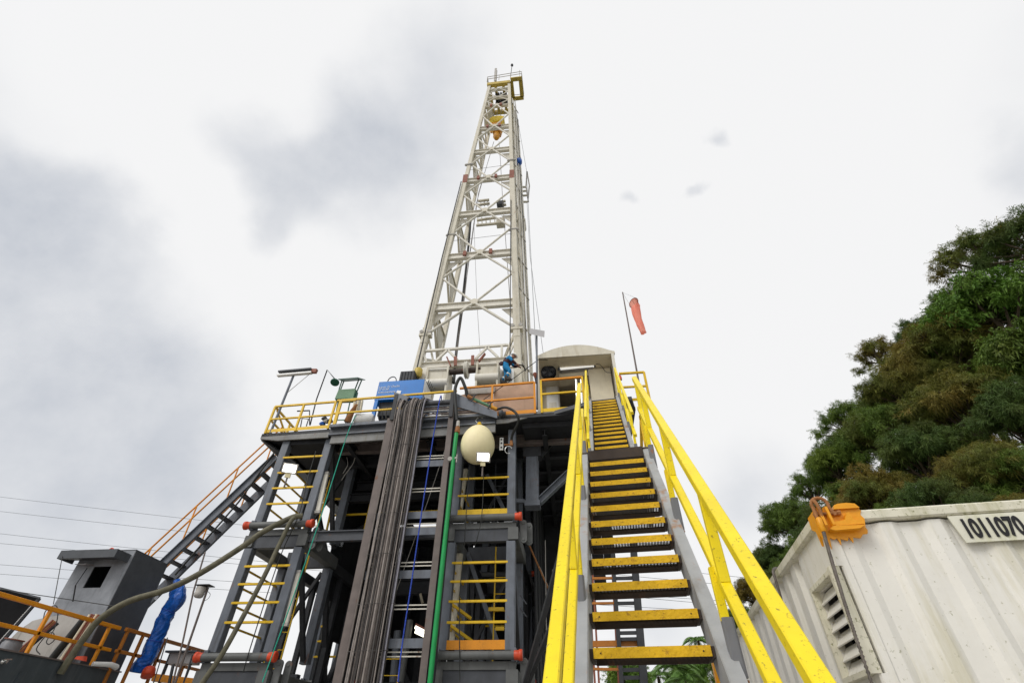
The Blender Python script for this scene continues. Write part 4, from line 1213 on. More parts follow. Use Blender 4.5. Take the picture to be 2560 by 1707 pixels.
wire('rotary_hose', 'thick black rotary hose hanging down inside the mast', curve([A('2', 600, 190, 18.2), A('2', 590, 330, 18.2), A('2', 545, 760, 18), A('2', 485, 1260, 17.5), A('2', 458, 1560, 16.8)], 5), .075, 'rubber', 'hose')
wire('guy_wire', 'thin guy wire from the crown platform past the lamp panel', [at(1286, 252, 18), at(1316, 425, 18), at(1343, 940, 16)], .013, 'line')
wire('guy_wire', 'thin guy wire from the mast basket down behind the cabin roof', [A('1', 1245, 1480, 19), at(1325, 640, 19), at(1359, 890, 18)], .011, 'line')
wire('mast_cable', 'black cable running down the right mast leg', [A('2', 945, 0, 16.8), A('2', 942, 480, 16.8), A('2', 938, 1320, 15.95)], .025, 'rubber', 'cable')
wire('leg_cable', 'black cable running down the left front mast leg', [(LX(31) - .18, 16.75, 31), (LX(23) - .12, 16.75, 23), (LX(15) + .1, 16.7, 15), (LX(13) + .15, 16.6, 12.5)], .035, 'rubber', 'cable')

# ------------------------------------------------ drawworks at the mast foot
dw = thing('drawworks', 'cream drawworks drums and brown shaft at the foot of the mast', 'drawworks', (-4, 16.6, DZ))
yq = 16.3
m = MB(); m.tube([A('2', 400, 1470, yq), A('2', 690, 1445, yq)], .13, 12); m.build('shaft', 'plate_brown', dw)
for xa, xb, ya in ((245, 415, 1470), (665, 838, 1425)):
    a, b = A('2', xa, ya, yq), A('2', xb, ya - 8, yq)
    L = b[0] - a[0]
    m = MB(); m.plate([a + vec(0, -.1, -.55), a + vec(L, -.1, -.55), a + vec(L, -.1, .05), a + vec(0, -.1, .05)], (0, .8, 0)); m.build('housing', 'cream', dw)
    m = MB(); m.tube([a + vec(-.05, -.1, -.68), b + vec(.05, -.1, -.68)], .2, 16); m.build('roll', 'cream_pale', dw)
    m = MB(); m.tube([a + vec(-.05, -.12, .06), b + vec(.05, -.12, .06)], .07, 10); m.build('lip', 'cream_pale', dw)
    for q in (a, b):
        m = MB(); m.box(q[0] - .04, q[0] + .04, yq - .2, yq + .7, q[2] - 2.6, q[2] + .15); m.build('cheek', 'cream', dw)
m = MB(); q = A('2', 566, 1450, yq - .1); m.lathe(q, (1, 0, 0), [(-.08, .34), (-.04, .40), (0, .3), (.04, .40), (.08, .34)], 18); m.build('pulley', 'cream_pale', dw)
m = MB(); m.box(-6.2, -2.4, yq + .3, yq + .9, DZ, 11.6); m.build('skid', 'cream', dw)
for x in (215, 150):
    q = A('2', x, 1440, yq)
    m = MB(); m.bar(q, q + vec(0, 0, -2.4), .22, .22); m.build('strut', 'cream_pale', dw)
m = MB(); q = A('2', 155, 1470, yq - .3); m.lathe(q + vec(0, 0, -.25), (0, 0, 1), [(0, .12), (.1, .18), (.4, .18), (.5, .08)], 12); m.build('filter', 'crown_yellow', dw)
lp = thing('louvre_box', 'white louvred box behind the suspended worker', 'box', A('2', 905, 1545, 16.7))
a, b = A('2', 842, 1545, 16.6), A('2', 968, 1430, 16.6)
m = MB(); m.box(a[0], b[0], 16.65, 17.3, a[2] - .3, b[2]); m.build('case', 'white', lp)
for k in range(6):
    z = a[2] + (b[2] - a[2]) * (k + .6) / 6.6
    m = MB(); m.plate([(a[0] + .12, 16.64, z), (b[0] - .12, 16.64, z), (b[0] - .12, 16.56, z - .06), (a[0] + .12, 16.56, z - .06)], (0, .0, .02)); m.build('slat', 'gantry_grey', lp)
# ================================================================== CABIN
HX0, HX1, HY0, HY1 = -.78, 1.98, 13.62, 15.5
ZE = 12.76
hb = thing('driller_cabin', 'cream cabin with an arched roof at the top of the yellow stairs', 'cabin', ((HX0 + HX1) / 2, 15.5, DZ))
def arch(x):
    t = (x - HX0) / (HX1 - HX0)
    return ZE + .10 + .42 * (1 - (2 * t - 1) ** 2) ** 1.0
xs = np.linspace(HX0 - .04, HX1 + .06, 17)
m = MB(); m.plate([(x, HY0, ZE + .0) for x in (xs[0], xs[-1])] + [(x, HY0, arch(min(max(x, HX0), HX1))) for x in xs[::-1]], (0, .05, 0)); m.build('arch_fascia', 'cream', hb)
m = MB()
for a, b in zip(xs[:-1], xs[1:]):
    za, zb = arch(min(max(a, HX0), HX1)), arch(min(max(b, HX0), HX1))
    m.plate([(a, HY0 + .051, za - .03), (b, HY0 + .051, zb - .03), (b, 18.5, zb - .03), (a, 18.5, za - .03)], (0, 0, .03))
m.build('roof', 'cream', hb)
m = MB(); m.box(HX0 - .02, HX0 + .07, HY0 + .0, HY0 + .10, DZ, ZE - .002); m.build('corner_post', 'cream_pale', hb)
m = MB(); m.box(HX1 - .08, HX1 + .02, HY0 + .0, HY0 + .10, DZ, ZE - .002); m.build('corner_post', 'cream_pale', hb)
m = MB(); m.box(HX1 - .03, HX1 + .02, HY0 + .11, 18.4, DZ, ZE + .1); m.build('side_wall', 'cream', hb)
m = MB(); m.box(HX0 - .02, HX0 + .03, HY1 - .3, 18.4, DZ, ZE + .1); m.build('side_wall', 'cream', hb)
m = MB(); m.box(HX0 + .03, HX1 - .03, HY0 + .06, 18.3, ZE + .0, ZE + .06); m.build('ceiling', 'beige', hb)
# rear wall: pieces round the doorway
xd0, xd1 = A('H', 545, 1400, HY1)[0], A('H', 885, 1300, HY1)[0]
zd = A('H', 700, 1225, HY1)[2]
m = MB(); m.box(HX0 + .03, xd0 - .02, HY1, HY1 + .05, DZ, ZE + .6); m.build('front_wall', 'beige', hb)
m = MB(); m.box(xd0 - .02, xd1, HY1, HY1 + .05, zd, ZE + .6); m.build('front_wall', 'beige', hb)
m = MB(); m.box(xd1, HX1 - .03, HY1, HY1 + .05, DZ, ZE + .6); m.build('front_wall', 'beige', hb)
m = MB(); m.box(HX0 + .03, HX1 - .03, 18.2, 18.3, DZ, ZE + .1); m.build('back_wall', 'interior_shade', hb)
m = MB(); m.box(xd0 - .5, xd0 - .05, HY1 - .06, HY1 - .01, DZ + .1, zd - .05)
d = m.build('door', 'white', hb)
for zc in (DZ + .55, DZ + 1.45):
    m = MB(); m.box(xd0 - .43, xd0 - .13, HY1 - .075, HY1 - .061, zc - .35, zc + .38); m.build('door_panel', 'cream_pale', d)
m = MB(); m.box(xd0 - .12, xd0 - .08, HY1 - .11, HY1 - .061, DZ + 1.1, DZ + 1.16); m.build('handle', 'steel_mid', d)
m = MB(); m.box(xd0 - .04, xd0, HY1 - .03, HY1 - .001, DZ, zd + .05); m.build('door_frame', 'cream_pale', hb)
m = MB(); m.box(xd1, xd1 + .05, HY1 - .03, HY1 - .001, DZ, zd + .05); m.build('door_frame', 'cream_pale', hb)
m = MB(); m.box(xd0, xd1, HY1 - .03, HY1 - .001, zd, zd + .05); m.build('door_frame', 'cream_pale', hb)
# stair head panel
q0, q1 = A('H', 945, 1135, 14.4), A('H', 1330, 1540, 14.4)
m = MB(); m.box(q0[0] + .02, HX1 - .1, 14.4, 14.44, DZ + .1, q0[2]); m.build('stair_panel', 'beige', hb)
m = MB(); m.box(-.2, 1.3, 17.2, 17.9, DZ + .1, DZ + 1.1); m.build('console', 'black', hb)
m = MB(); m.box(A('H', 530, 960, 14.6)[0], A('H', 1035, 930, 14.6)[0], 14.5, 15.1, ZE - .25, ZE + .002); m.build('ceiling_duct', 'beige', hb)
lf = thing('tube_light', 'twin tube light fixture hanging in the cabin porch', 'lamp', A('H', 790, 1110, 14.3))
for ya in (1065, 1115):
    a, b = A('H', 545, ya + 22, 14.3), A('H', 1045, ya - 28, 14.3)
    m = MB(); m.tube([a, a + (b - a) * .98], .055, 12); m.build('tube', 'lamp_soft', lf)
    for q in (a, b):
        m = MB(); m.lathe(q - vec(.03, 0, 0), (1, 0, 0), [(0, .06), (.06, .065)], 10); m.build('end_cap', 'steel_mid', lf)
m = MB(); a, b = A('H', 560, 1165, 14.4), A('H', 1020, 1120, 14.4); m.bar(a, b, .22, .09); m.build('tray', 'panel', lf)
for q in (a, b):
    m = MB(); m.tube([q, q + vec(0, 0, .6)], .012, 5); m.build('hanger', 'steel_dark', lf)
fn = thing('fan', 'black round fan under the left of the cabin roof', 'fan', A('H', 400, 1260, 14.2))
c = A('H', 400, 1180, 14.2)
m = MB()
for rr in (.27, .21, .15, .09):
    m.tube([c + vec(rr * math.cos(t), -.07 - .05 * (1 - rr / .27), rr * math.sin(t)) for t in np.linspace(0, 2 * math.pi, 24)[:-1]], .007, 5, closed=True)
for k in range(16):
    t = 2 * math.pi * k / 16
    m.tube([c + vec(0, -.12, 0), c + vec(.27 * math.cos(t), -.07, .27 * math.sin(t))], .004, 4)
m.build('guard', 'steel_mid', fn)
m = MB(); m.lathe(c, (0, 1, 0), [(-.08, .27), (-.06, .285), (.08, .285), (.1, .2), (.22, .12)], 24); m.build('drum', 'black', fn)
m = MB()
for k in range(4):
    t = math.pi / 2 * k + .4
    d1, d2 = vec(math.cos(t), 0, math.sin(t)), vec(-math.sin(t), 0, math.cos(t))
    m.plate([c + vec(0, -.09, 0) + d1 * .05 - d2 * .03, c + vec(0, -.09, 0) + d1 * .23 - d2 * .07, c + vec(0, -.10, 0) + d1 * .23 + d2 * .07, c + vec(0, -.10, 0) + d1 * .05 + d2 * .03], (0, .01, 0))
m.build('blades', 'steel_dark', fn)
tag(MB().tube(curve([A('H', 265, 1000, 13.5), A('H', 400, 1010, 13.8), A('H', 520, 1060, 14.1), A('H', 580, 1190, 14.3)], 6), .012, 5).build('porch_cable', 'rubber'), 'black cable looped under the left cabin eave', 'cable')
tag(MB().tube(curve([A('H', 1050, 1060, 14.2), A('H', 1130, 1080, 14.1), A('H', 1200, 1170, 14.0), A('H', 1275, 1185, 13.9)], 6), .012, 5).build('porch_cable', 'rubber'), 'black cable sagging under the right of the cabin porch', 'cable')
for k, x in enumerate((785, 855)):
    a, b = A('H', x, 1285, 13.9), A('H', x + 12, 1560, 13.9)
    tag(MB().tube([a, b + (b - a) * .25], .045, 10).build('porch_pipe', 'chrome'), ('left' if k == 0 else 'right') + ' one of two shiny upright pipes behind the porch railing', 'pipe')

# pole with flat panel left of the cabin
pp = thing('panel_pole', 'thin pole with a flat grey panel left of the cabin', 'pole', A('H', 235, 1560, 13.45))
a, b = A('H', 240, 1700, 13.45), A('H', 233, 650, 13.45)
m = MB(); m.tube([a, b], .035, 8); m.build('pole', 'steel', pp)
m = MB(); m.plate([A('H', 130, 640, 13.3), A('H', 340, 690, 13.3), A('H', 345, 605, 13.7), A('H', 135, 568, 13.7)], (0, .01, .03)); m.build('panel', 'panel', pp)
rb = thing('horn', 'small grey horn beside the panel pole', 'horn', A('H', 212, 1260, 13.4))
m = MB(); m.lathe(A('H', 212, 1260, 13.4), (0, -.3, 1), [(0, .03), (.08, .05), (.16, .075), (.2, .05)], 10); m.build('bell', 'rust_red', rb)
m = MB(); m.tube([A('H', 212, 1265, 13.4), A('H', 225, 1330, 13.4)], .03, 6); m.build('stem', 'steel_dark', rb)
wire('stay_line', 'dark line sloping from the cabin corner down to the tray arm', [A('H', 262, 998, 13.5), A('4', 730, 420, 13.3), A('4', 530, 560, 13.2)], .014, 'rubber')

# windsock
wp_ = thing('windsock_pole', 'tall thin dark pole carrying the windsock right of the cabin', 'pole', A('H', 1640, 1235, 13.6))
a, b = A('H', 1665, 1330, 13.6), A('H', 1436, 60, 13.6)
m = MB(); m.tube([a + (a - b) * .12, b], [.034, .022], 8); m.build('pole', 'steel_brown', wp_)
ws = thing('windsock', 'faded red windsock drooping beside its pole', 'windsock', A('H', 1730, 630, 13.6))
pts = [A('H', *q, 13.6) for q in ((1592, 208), (1612, 270), (1632, 350), (1655, 430), (1685, 520), (1712, 590), (1728, 628))]
rad = [.21, .185, .15, .135, .12, .105, .10]
axis0 = unit(vec(.66, .66, .12))
m = MB()
vs, nn = [], 20
for i, p in enumerate(pts):
    dirn = axis0 if i == 0 else unit(pts[min(i + 1, len(pts) - 1)] - pts[i - 1])
    if i == 1:
        dirn = unit(dirn + axis0 * .35)
    x = unit(np.cross(dirn, (0, 1, 0))); y = np.cross(dirn, x)
    for k in range(nn):
        t = 2 * math.pi * k / nn
        r = rad[i] * (1 + (.0 if i == 0 else .15 * math.sin(3 * t + i * 1.3) + .09 * math.sin(5 * t - i * 1.7)))
        vs.append(p + (x * math.cos(t) + y * math.sin(t)) * r)
m.add(vs, [(i * nn + k, i * nn + (k + 1) % nn, (i + 1) * nn + (k + 1) % nn, (i + 1) * nn + k) for i in range(len(pts) - 1) for k in range(nn)], True)
sk = m.build('sleeve', 'fabric_red', ws)
m = MB(); m.tube([np.array(v) for v in vs[:nn]], .012, 6, closed=True); m.tube([vs[0], vs[nn // 2]], .005, 4); m.build('hoop', 'rust_red', ws)
m = MB(); m.tube([vs[3], b + vec(0, 0, -.02)], .004, 4); m.tube([vs[13], b + vec(0, 0, -.02)], .004, 4); m.build('bridle', 'line', ws)
bl = thing('red_beacon', 'small red warning beacon on the railing right of the cabin', 'beacon', A('H', 1405, 1300, 13.3))
m = MB(); m.lathe(A('H', 1405, 1285, 13.3), (0, 0, 1), [(0, .06), (.1, .06), (.16, .05), (.2, .02)], 12); m.build('dome', 'red', bl)
m = MB(); m.tube([A('H', 1400, 1290, 13.3), A('H', 1413, 1400, 13.3)], .025, 6); m.build('stem', 'steel_mid', bl)

# ================================================================== THINGS ON THE FLOOR, LEFT
# fluorescent light on a leaning pole
lpole = thing('light_pole', 'leaning grey pole with a caged fluorescent light at the left floor corner', 'lamp post', A('3', 140, 740, 13.55))
a, b = A('3', 132, 760, 13.55), A('3', 365, 182, 13.55)
m = MB(); m.tube([a, b], .045, 10); m.build('pole', 'steel', lpole)
fl, fr = A('3', 220, 195, 13.5), A('3', 525, 168, 13.5)
m = MB(); m.bar(fl, fr, .26, .06); m.build('hood', 'steel_mid', lpole)
m = MB(); m.bar(fl + vec(-.02, -.02, -.14), fr + vec(.03, -.02, -.14), .14, .07); m.build('diffuser', 'white', lpole)
m = MB(); q = fr + vec(.12, 0, -.05); m.bar(q + vec(-.12, 0, 0), q + vec(.08, 0, -.02), .12, .16); m.build('ballast', 'rust_red', lpole)
m = MB(); m.tube([A('3', 300, 372, 13.5), A('3', 500, 205, 13.5)], .012, 5); m.build('stay', 'gantry_grey', lpole)
# emergency shower
sh = thing('safety_shower', 'bent dark pipe with a green shower head behind the left railing', 'shower', A('3', 505, 680, 13.9))
m = MB(); m.tube([A('3', 505, 680, 13.9), A('3', 565, 440, 13.9), A('3', 665, 165, 13.9), A('3', 735, 250, 13.7)], .024, 8); m.build('pipe', 'steel_dark', sh)
m = MB(); m.lathe(A('3', 737, 280, 13.7), (.1, -.35, -.9), [(-.06, .03), (-.03, .12), (.0, .165), (.03, .165), (.045, .14)], 20); m.build('head', 'green_dark', sh)
m = MB(); m.tube([A('3', 415, 700, 13.8), A('3', 430, 620, 13.8), A('3', 490, 625, 13.8), A('3', 470, 690, 13.8)], .02, 6); m.build('valve_pipe', 'steel_dark', sh)
m = MB(); m.tube([A('3', 385, 550, 13.8), A('3', 500, 545, 13.8)], .025, 6); m.tube([A('3', 500, 545, 13.8), A('3', 500, 680, 13.8)], .018, 6); m.build('tap', 'steel_dark', sh)
# green stand
gs = thing('green_stand', 'green sheet metal instrument stand with a small roof on legs', 'stand', A('3', 830, 650, 14.2))
yg = 14.2
m = MB(); m.plate([A('3', 770, 350, yg), A('3', 735, 435, yg), A('3', 905, 430, yg), A('3', 928, 340, yg)], (0, .3, 0)); m.build('case', 'green_dull', gs)
m = MB(); m.plate([A('3', 765, 255, yg - .25), A('3', 945, 240, yg - .25), A('3', 1020, 262, yg + .45), A('3', 815, 278, yg + .45)], (0, 0, .03)); m.build('roof', 'green_dark', gs)
for (xa, ya, xb, yb) in ((800, 270, 775, 350), (960, 255, 925, 345), (985, 265, 920, 420), (880, 450, 835, 660), (820, 270, 790, 350), (770, 440, 730, 680)):
    m = MB(); m.bar(A('3', xa, ya, yg + .1), A('3', xb, yb, yg + .1), .035, .035); m.build('leg', 'green_dark', gs)
m = MB(); m.bar(A('3', 735, 635, yg + .1), A('3', 830, 632, yg + .1), .03, .03); m.build('brace', 'green_dull', gs)
dr = thing('wrapped_bundle', 'pale bundle of folded canvas hanging behind the yellow railing', 'bundle', A('3', 950, 590, 13.8))
for k in range(5):
    a = A('3', 925 + k * 17, 450, 13.75); b = A('3', 905 + k * 17, 560, 13.75)
    m = MB(); m.bar(a, b, .06, .12, up=(0, 1, 0), ch=.02); m.build('fold', 'gantry_grey' if k % 2 else 'beige', dr)
m = MB(); m.tube(curve([A('3', 940, 490, 13.7), A('3', 895, 560, 13.7), A('3', 850, 655, 13.75)], 4), [.05, .06, .07, .08, .09, .1, .11, .12, .12], 8); m.build('sleeve', 'rust', dr)
ba = thing('white_barrel', 'white round drum lying on the floor edge beside the blue unit', 'barrel', A('3', 1000, 650, 14.0))
q = A('3', 985, 645, 14.0)
m = MB(); m.lathe(q + vec(-.25, 0, .05), (1, .15, 0), [(0, .2), (.03, .24), (.3, .25), (.33, .24), (.6, .25), (.65, .2)], 18); m.build('drum', 'white', ba)
rg_ = thing('rag_pile', 'crumpled blue and grey rags on the floor edge behind the left railing', 'rags', A('3', 640, 680, 13.8))
for k, (x, y, mt) in enumerate(((620, 672, 'tarp_blue'), (655, 650, 'gantry_grey'), (690, 645, 'steel_dark'), (640, 625, 'steel_dark'))):
    q = A('3', x, y, 13.85)
    m = MB(); m.lathe(q, (.3, -.4, 1), [(-.06, .06), (-.02, .12), (.04, .10), (.10, .03)], 7, False); m.build('rag', mt, rg_)
# blue power unit
bu = thing('power_unit', 'bright blue hydraulic power unit on legs with white handwriting', 'power unit', A('U', 750, 1330, 14.3))
yb_ = 14.35
TL, TR, BL = A('U', 418, 488, yb_), A('U', 1408, 402, yb_), A('U', 355, 800, yb_)
W = TR[0] - TL[0]
zt, zb = (TL[2] + TR[2]) / 2, BL[2]
x0, x1 = TL[0], TR[0]
m = MB(); m.box(x0, x1, yb_, yb_ + 1.0, zb, zt); m.build('tank', 'blue', bu)
m = MB(); m.box(x1 + .002, x1 + .03, yb_ + .03, yb_ + .97, zb + .03, zt - .03); m.build('end_panel', 'white', bu)
m = MB(); m.box(x0 - .02, x1 + .02, yb_ - .02, yb_ + 1.02, zb - .16, zb - .001); m.build('frame', 'blue', bu)
for x in (x0 + .06, x1 - .06):
    for y in (yb_ + .04, yb_ + .96):
        m = MB(); m.bar((x, y, DZ), (x, y, zb - .16), .13, .1); m.build('leg', 'blue', bu)
m = MB(); m.box(x0 + .15, x1 - .15, yb_ + .15, yb_ + .9, zb - .75, zb - .165); m.build('pump', 'steel_dark', bu)
for k in range(4):
    q = vec(x0 + .25 + k * .14, yb_ + .02, zb - .5)
    m = MB(); m.tube(curve([q, q + vec(.02, -.05, -.3), q + vec(.1, 0, -.55), q + vec(.16, .1, -.35)], 4), .025, 6); m.build('hose', 'rubber', bu)
q = A('U', 700, 440, yb_ + .1)
m = MB(); m.tube([q + vec(.17 * math.cos(t), 0, .22 * math.sin(t) - .05) for t in np.linspace(-.1, math.pi + .1, 12)], .02, 6); m.build('handle', 'steel_dark', bu)
put_text('lettering', 'Lamp 21 Outlin', .13, 'pen', bu, A('U', 405, 615, yb_ - .006), (1, 0, .02), (0, 0, 1), shear=.2)
put_text('lettering', 'ST-0158', .12, 'pen', bu, A('U', 395, 665, yb_ - .006), (1, 0, .02), (0, 0, 1), shear=.2)
put_text('lettering', 'Subconcount', .13, 'pen', bu, A('U', 385, 725, yb_ - .006), (1, 0, .02), (0, 0, 1), shear=.2)
q = A('U', 840, 690, yb_ - .01)
m = MB(); m.plate([q + vec(-.1, 0, -.06), q + vec(.08, 0, -.09), q + vec(.10, 0, .04), q + vec(-.06, 0, .08)], (0, .006, 0)); m.build('paper', 'white', bu)
mo = thing('cabinet', 'dark grey ribbed cabinet standing behind the blue power unit', 'cabinet', A('U', 1000, 440, 15.6))
a, b = A('U', 825, 440, 15.6), A('U', 1195, 230, 15.6)
m = MB(); m.box(a[0] + .05, b[0] - .0, 15.6, 16.3, a[2] - 1.2, b[2]); m.build('case', 'steel_dark', mo)
for k in range(5):
    x = a[0] + .1 + k * (b[0] - a[0] - .12) / 4.2
    m = MB(); m.box(x, x + .04, 15.57, 15.599, a[2] - 1.2, b[2] - .03); m.build('rib', 'steel_dark', mo)
m = MB(); m.box(a[0] + .25, b[0] - .1, 15.7, 16.2, b[2] + .001, b[2] + .07); m.build('lid', 'steel_dark', mo)
for k in range(5):
    p = A('U', 1420 + k * 28, 430 + k * 45, 14.9)
    tag(MB().tube(curve([p, p + vec(.05, -.02, -.15), p + vec(.12, 0, -.2), p + vec(.14, .05, .02)], 4), .02, 6).build('jumper_hose', 'rubber'),
        ['topmost', 'second', 'middle', 'fourth', 'lowest'][k] + ' short black hose looped at the right end of the blue unit', 'hose')

# ================================================================== WORKER
pe = thing('person', 'worker in blue coverall and white helmet suspended on a line, leaning forward', 'person', A('2', 900, 1520, 15.9))
H = at(1262, 917, 15.9)
J = {'pelvis': ((0, 0, 0), .17), 'spine': ((.06, 0, .18), .165), 'chest': ((.16, 0, .36), .18), 'neck': ((.27, 0, .47), .075), 'skull': ((.33, 0, .50), .07),
     'shL': ((.20, -.19, .38), .085), 'elL': ((.34, -.24, .14), .06), 'wrL': ((.50, -.12, .03), .045),
     'shR': ((.20, .19, .38), .085), 'elR': ((.40, .22, .16), .06), 'wrR': ((.56, .08, .06), .045),
     'hipL': ((.04, -.11, -.08), .125), 'knL': ((.26, -.14, -.34), .09), 'anL': ((.10, -.14, -.66), .062),
     'hipR': ((.04, .11, -.08), .125), 'knR': ((.06, .14, -.40), .09), 'anR': ((-.14, .15, -.60), .062)}
ED = [('pelvis', 'spine'), ('spine', 'chest'), ('chest', 'neck'), ('neck', 'skull'), ('chest', 'shL'), ('shL', 'elL'), ('elL', 'wrL'), ('chest', 'shR'), ('shR', 'elR'), ('elR', 'wrR'),
      ('pelvis', 'hipL'), ('hipL', 'knL'), ('knL', 'anL'), ('pelvis', 'hipR'), ('hipR', 'knR'), ('knR', 'anR')]
names = list(J)
SC = .98
def jp(n, d=(0, 0, 0)): return H + (np.array(J[n][0]) + np.array(d)) * SC
me = bpy.data.meshes.new('body')
me.from_pydata([tuple(jp(n) - ROOT[pe.name]) for n in names], [(names.index(a), names.index(b)) for a, b in ED], [])
body = link('body', me, 'coverall', pe)
sm = body.modifiers.new('skin', 'SKIN')
if not me.skin_vertices:
    me.attributes
for i, n in enumerate(names):
    if me.skin_vertices:
        r = J[n][1] * SC
        me.skin_vertices[0].data[i].radius = (r, r)
        me.skin_vertices[0].data[i].use_root = (n == 'pelvis')
body.modifiers.new('sub', 'SUBSURF').render_levels = 2
hd = jp('skull', (.06, 0, .06))
m = MB(); ax = unit(vec(.45, 0, .89)); m.lathe(hd, ax, [(-.13, .03), (-.12, .055), (-.08, .075), (0, .09), (.06, .085), (.11, .05), (.125, .01)], 14)
fw = unit(vec(.89, 0, -.45))
m.lathe(hd + fw * .085 - ax * .02, fw, [(0, .018), (.02, .014), (.03, .004)], 6)
for s in (-1, 1):
    m.lathe(hd + vec(0, s * .088, 0), (0, s, 0), [(0, .025), (.015, .02)], 7)
h_ = m.build('head', 'skin', pe)
m = MB(); m.lathe(hd + ax * .03 + fw * .01, ax, [(0, .16), (.008, .155), (.012, .125), (.06, .118), (.1, .09), (.125, .04), (.13, .005)], 18); m.build('helmet', 'helmet', pe)
m = MB(); m.tube([hd - ax * .05 + fw * .082 + vec(0, -.03, 0), hd - ax * .05 + fw * .085 + vec(0, .03, 0)], .008, 5); m.build('mouth', 'rust_red', h_)
for s in (-1, 1):
    m = MB(); m.lathe(hd + fw * .078 + vec(0, s * .033, 0) + ax * .0, fw, [(0, .012), (.008, .006)], 7); m.build('eye', 'ink', h_)
m = MB(); m.tube([jp('spine', (-.01, 0, -.04)), jp('chest', (-.02, 0, -.05)), jp('chest', (.05, 0, .06))], [.19, .205, .17], 14); m.build('harness_vest', 'vest', pe)
m = MB(); m.lathe(jp('pelvis', (-.12, -.1, .08)), (-.3, -1, 0), [(0, .06), (.02, .1), (.08, .1), (.1, .05)], 9); m.build('tool_pouch', 'vest', pe)
for n, nk in (('elL', 'wrL'), ('elR', 'wrR')):
    m = MB(); m.tube([jp(n), (jp(n) + jp(nk)) / 2, jp(nk)], [.072, .066, .056], 10); m.build('sleeve', 'vest', pe)
for k, n in enumerate(('wrL', 'wrR')):
    w_ = jp(n)
    m = MB(); m.tube([w_, w_ + vec(.05, .0, -.03), w_ + vec(.09, 0, -.06)], [.036, .045, .04], 8)
    for q in range(4):
        f0 = w_ + vec(.085, (-.03 + .02 * q), -.055)
        m.tube([f0, f0 + vec(.04, 0, -.02 - .004 * (q % 2)), f0 + vec(.035, 0, -.055), f0 + vec(.01, 0, -.065)], .0095, 5)
    t0 = w_ + vec(.04, (-.04 if k else .04), -.02)
    m.tube([t0, t0 + vec(.035, 0, -.03), t0 + vec(.05, 0, -.06)], .011, 5)
    m.build('hand', 'skin', pe)
for n, d in (('anL', .02), ('anR', -.03)):
    a = jp(n)
    m = MB(); m.tube([a + vec(0, 0, .08), a + vec(-.005, 0, -.04), a + vec(.06, 0, -.095), a + vec(.17, 0, -.11), a + vec(.22, 0, -.105)], [.068, .07, .066, .055, .03], 10)
    m.plate([a + vec(-.06, -.05, -.13), a + vec(.24, -.05, -.15), a + vec(.24, .05, -.15), a + vec(-.06, .05, -.13)], (0, 0, -.025)); m.build('boot', 'boot', pe)
for n, a_ in (('knL', 'anL'), ('knR', 'anR')):
    q = jp(n) + (jp(a_) - jp(n)) * .45; d = unit(jp(a_) - jp(n))
    m = MB(); m.lathe(q, d, [(0, .088), (.05, .084)], 12); m.build('reflective_band', 'reflective', pe)
m = MB(); m.lathe(jp('chest', (-.01, 0, .0)), unit(vec(.16, 0, .36)), [(0, .208), (.05, .203)], 14); m.build('reflective_band', 'reflective', pe)
m = MB(); q = jp('wrR', (.1, -.1, -.02)); m.tube(curve([q + vec(-.12, 0, .02), q, q + vec(.1, 0, -.05), q + vec(.2, 0, -.2), q + vec(.23, 0, -.34)], 5), .028, 8)
tag(m.build('grease_gun', 'black'), 'black hand tool held by the suspended worker', 'tool')
# ================================================================== LEFT STAIR (climbs along X behind the left tower)
ls = thing('side_stair', 'dark steel stair with orange handrails climbing to the left end of the rig floor', 'stairs', (-13, 15.4, 0))
YN, YF = 15.0, 15.85
tn, bn = at(685, 1135, YN), at(402, 1402, YN)
sl_ = unit(tn - bn)
b2 = bn - sl_ * 3.2
nrm = vec(-sl_[2], 0, sl_[0])
for y, mt in ((YN, 'steel'), (YF, 'steel')):
    o = vec(0, y - YN, 0)
    m = MB(); m.chan(b2 + o - nrm * .14, tn + o - nrm * .14, .09, .30, .02, up=nrm, flip=1 if y == YN else -1); m.build('stringer', mt, ls)
n = 17
for i in range(n):
    p = b2 + (tn - b2) * ((i + .4) / n) - nrm * .13
    m = MB(); m.box(p[0] - .13, p[0] + .13, YN + .05, YF - .05, p[2] - .02, p[2] + .02); m.build('tread', 'steel_mid', ls)
for y in (YN - .02, YF + .02):
    o = vec(0, y - YN, 0)
    for h in (.50, .98):
        m = MB(); m.tube([b2 + o + nrm * .05 + vec(-.0, 0, h + .15), tn + o + nrm * .05 + vec(0, 0, h + .15)], .028, 8); m.build('handrail', 'orange', ls)
    for k in range(5):
        p = b2 + (tn - b2) * (.08 + .22 * k) + o
        m = MB(); m.tube([p, p + vec(0, 0, 1.12) + nrm * .05], .025, 8); m.build('post', 'orange', ls)
m = MB(); m.tube([A('6', 545, 60, 14.95), A('6', 300, 400, 14.9), A('5', 1130, 870, 14.8)], .03, 6); tag(m.build('stair_cable', 'rubber'), 'black cable running down along the side stair', 'cable')

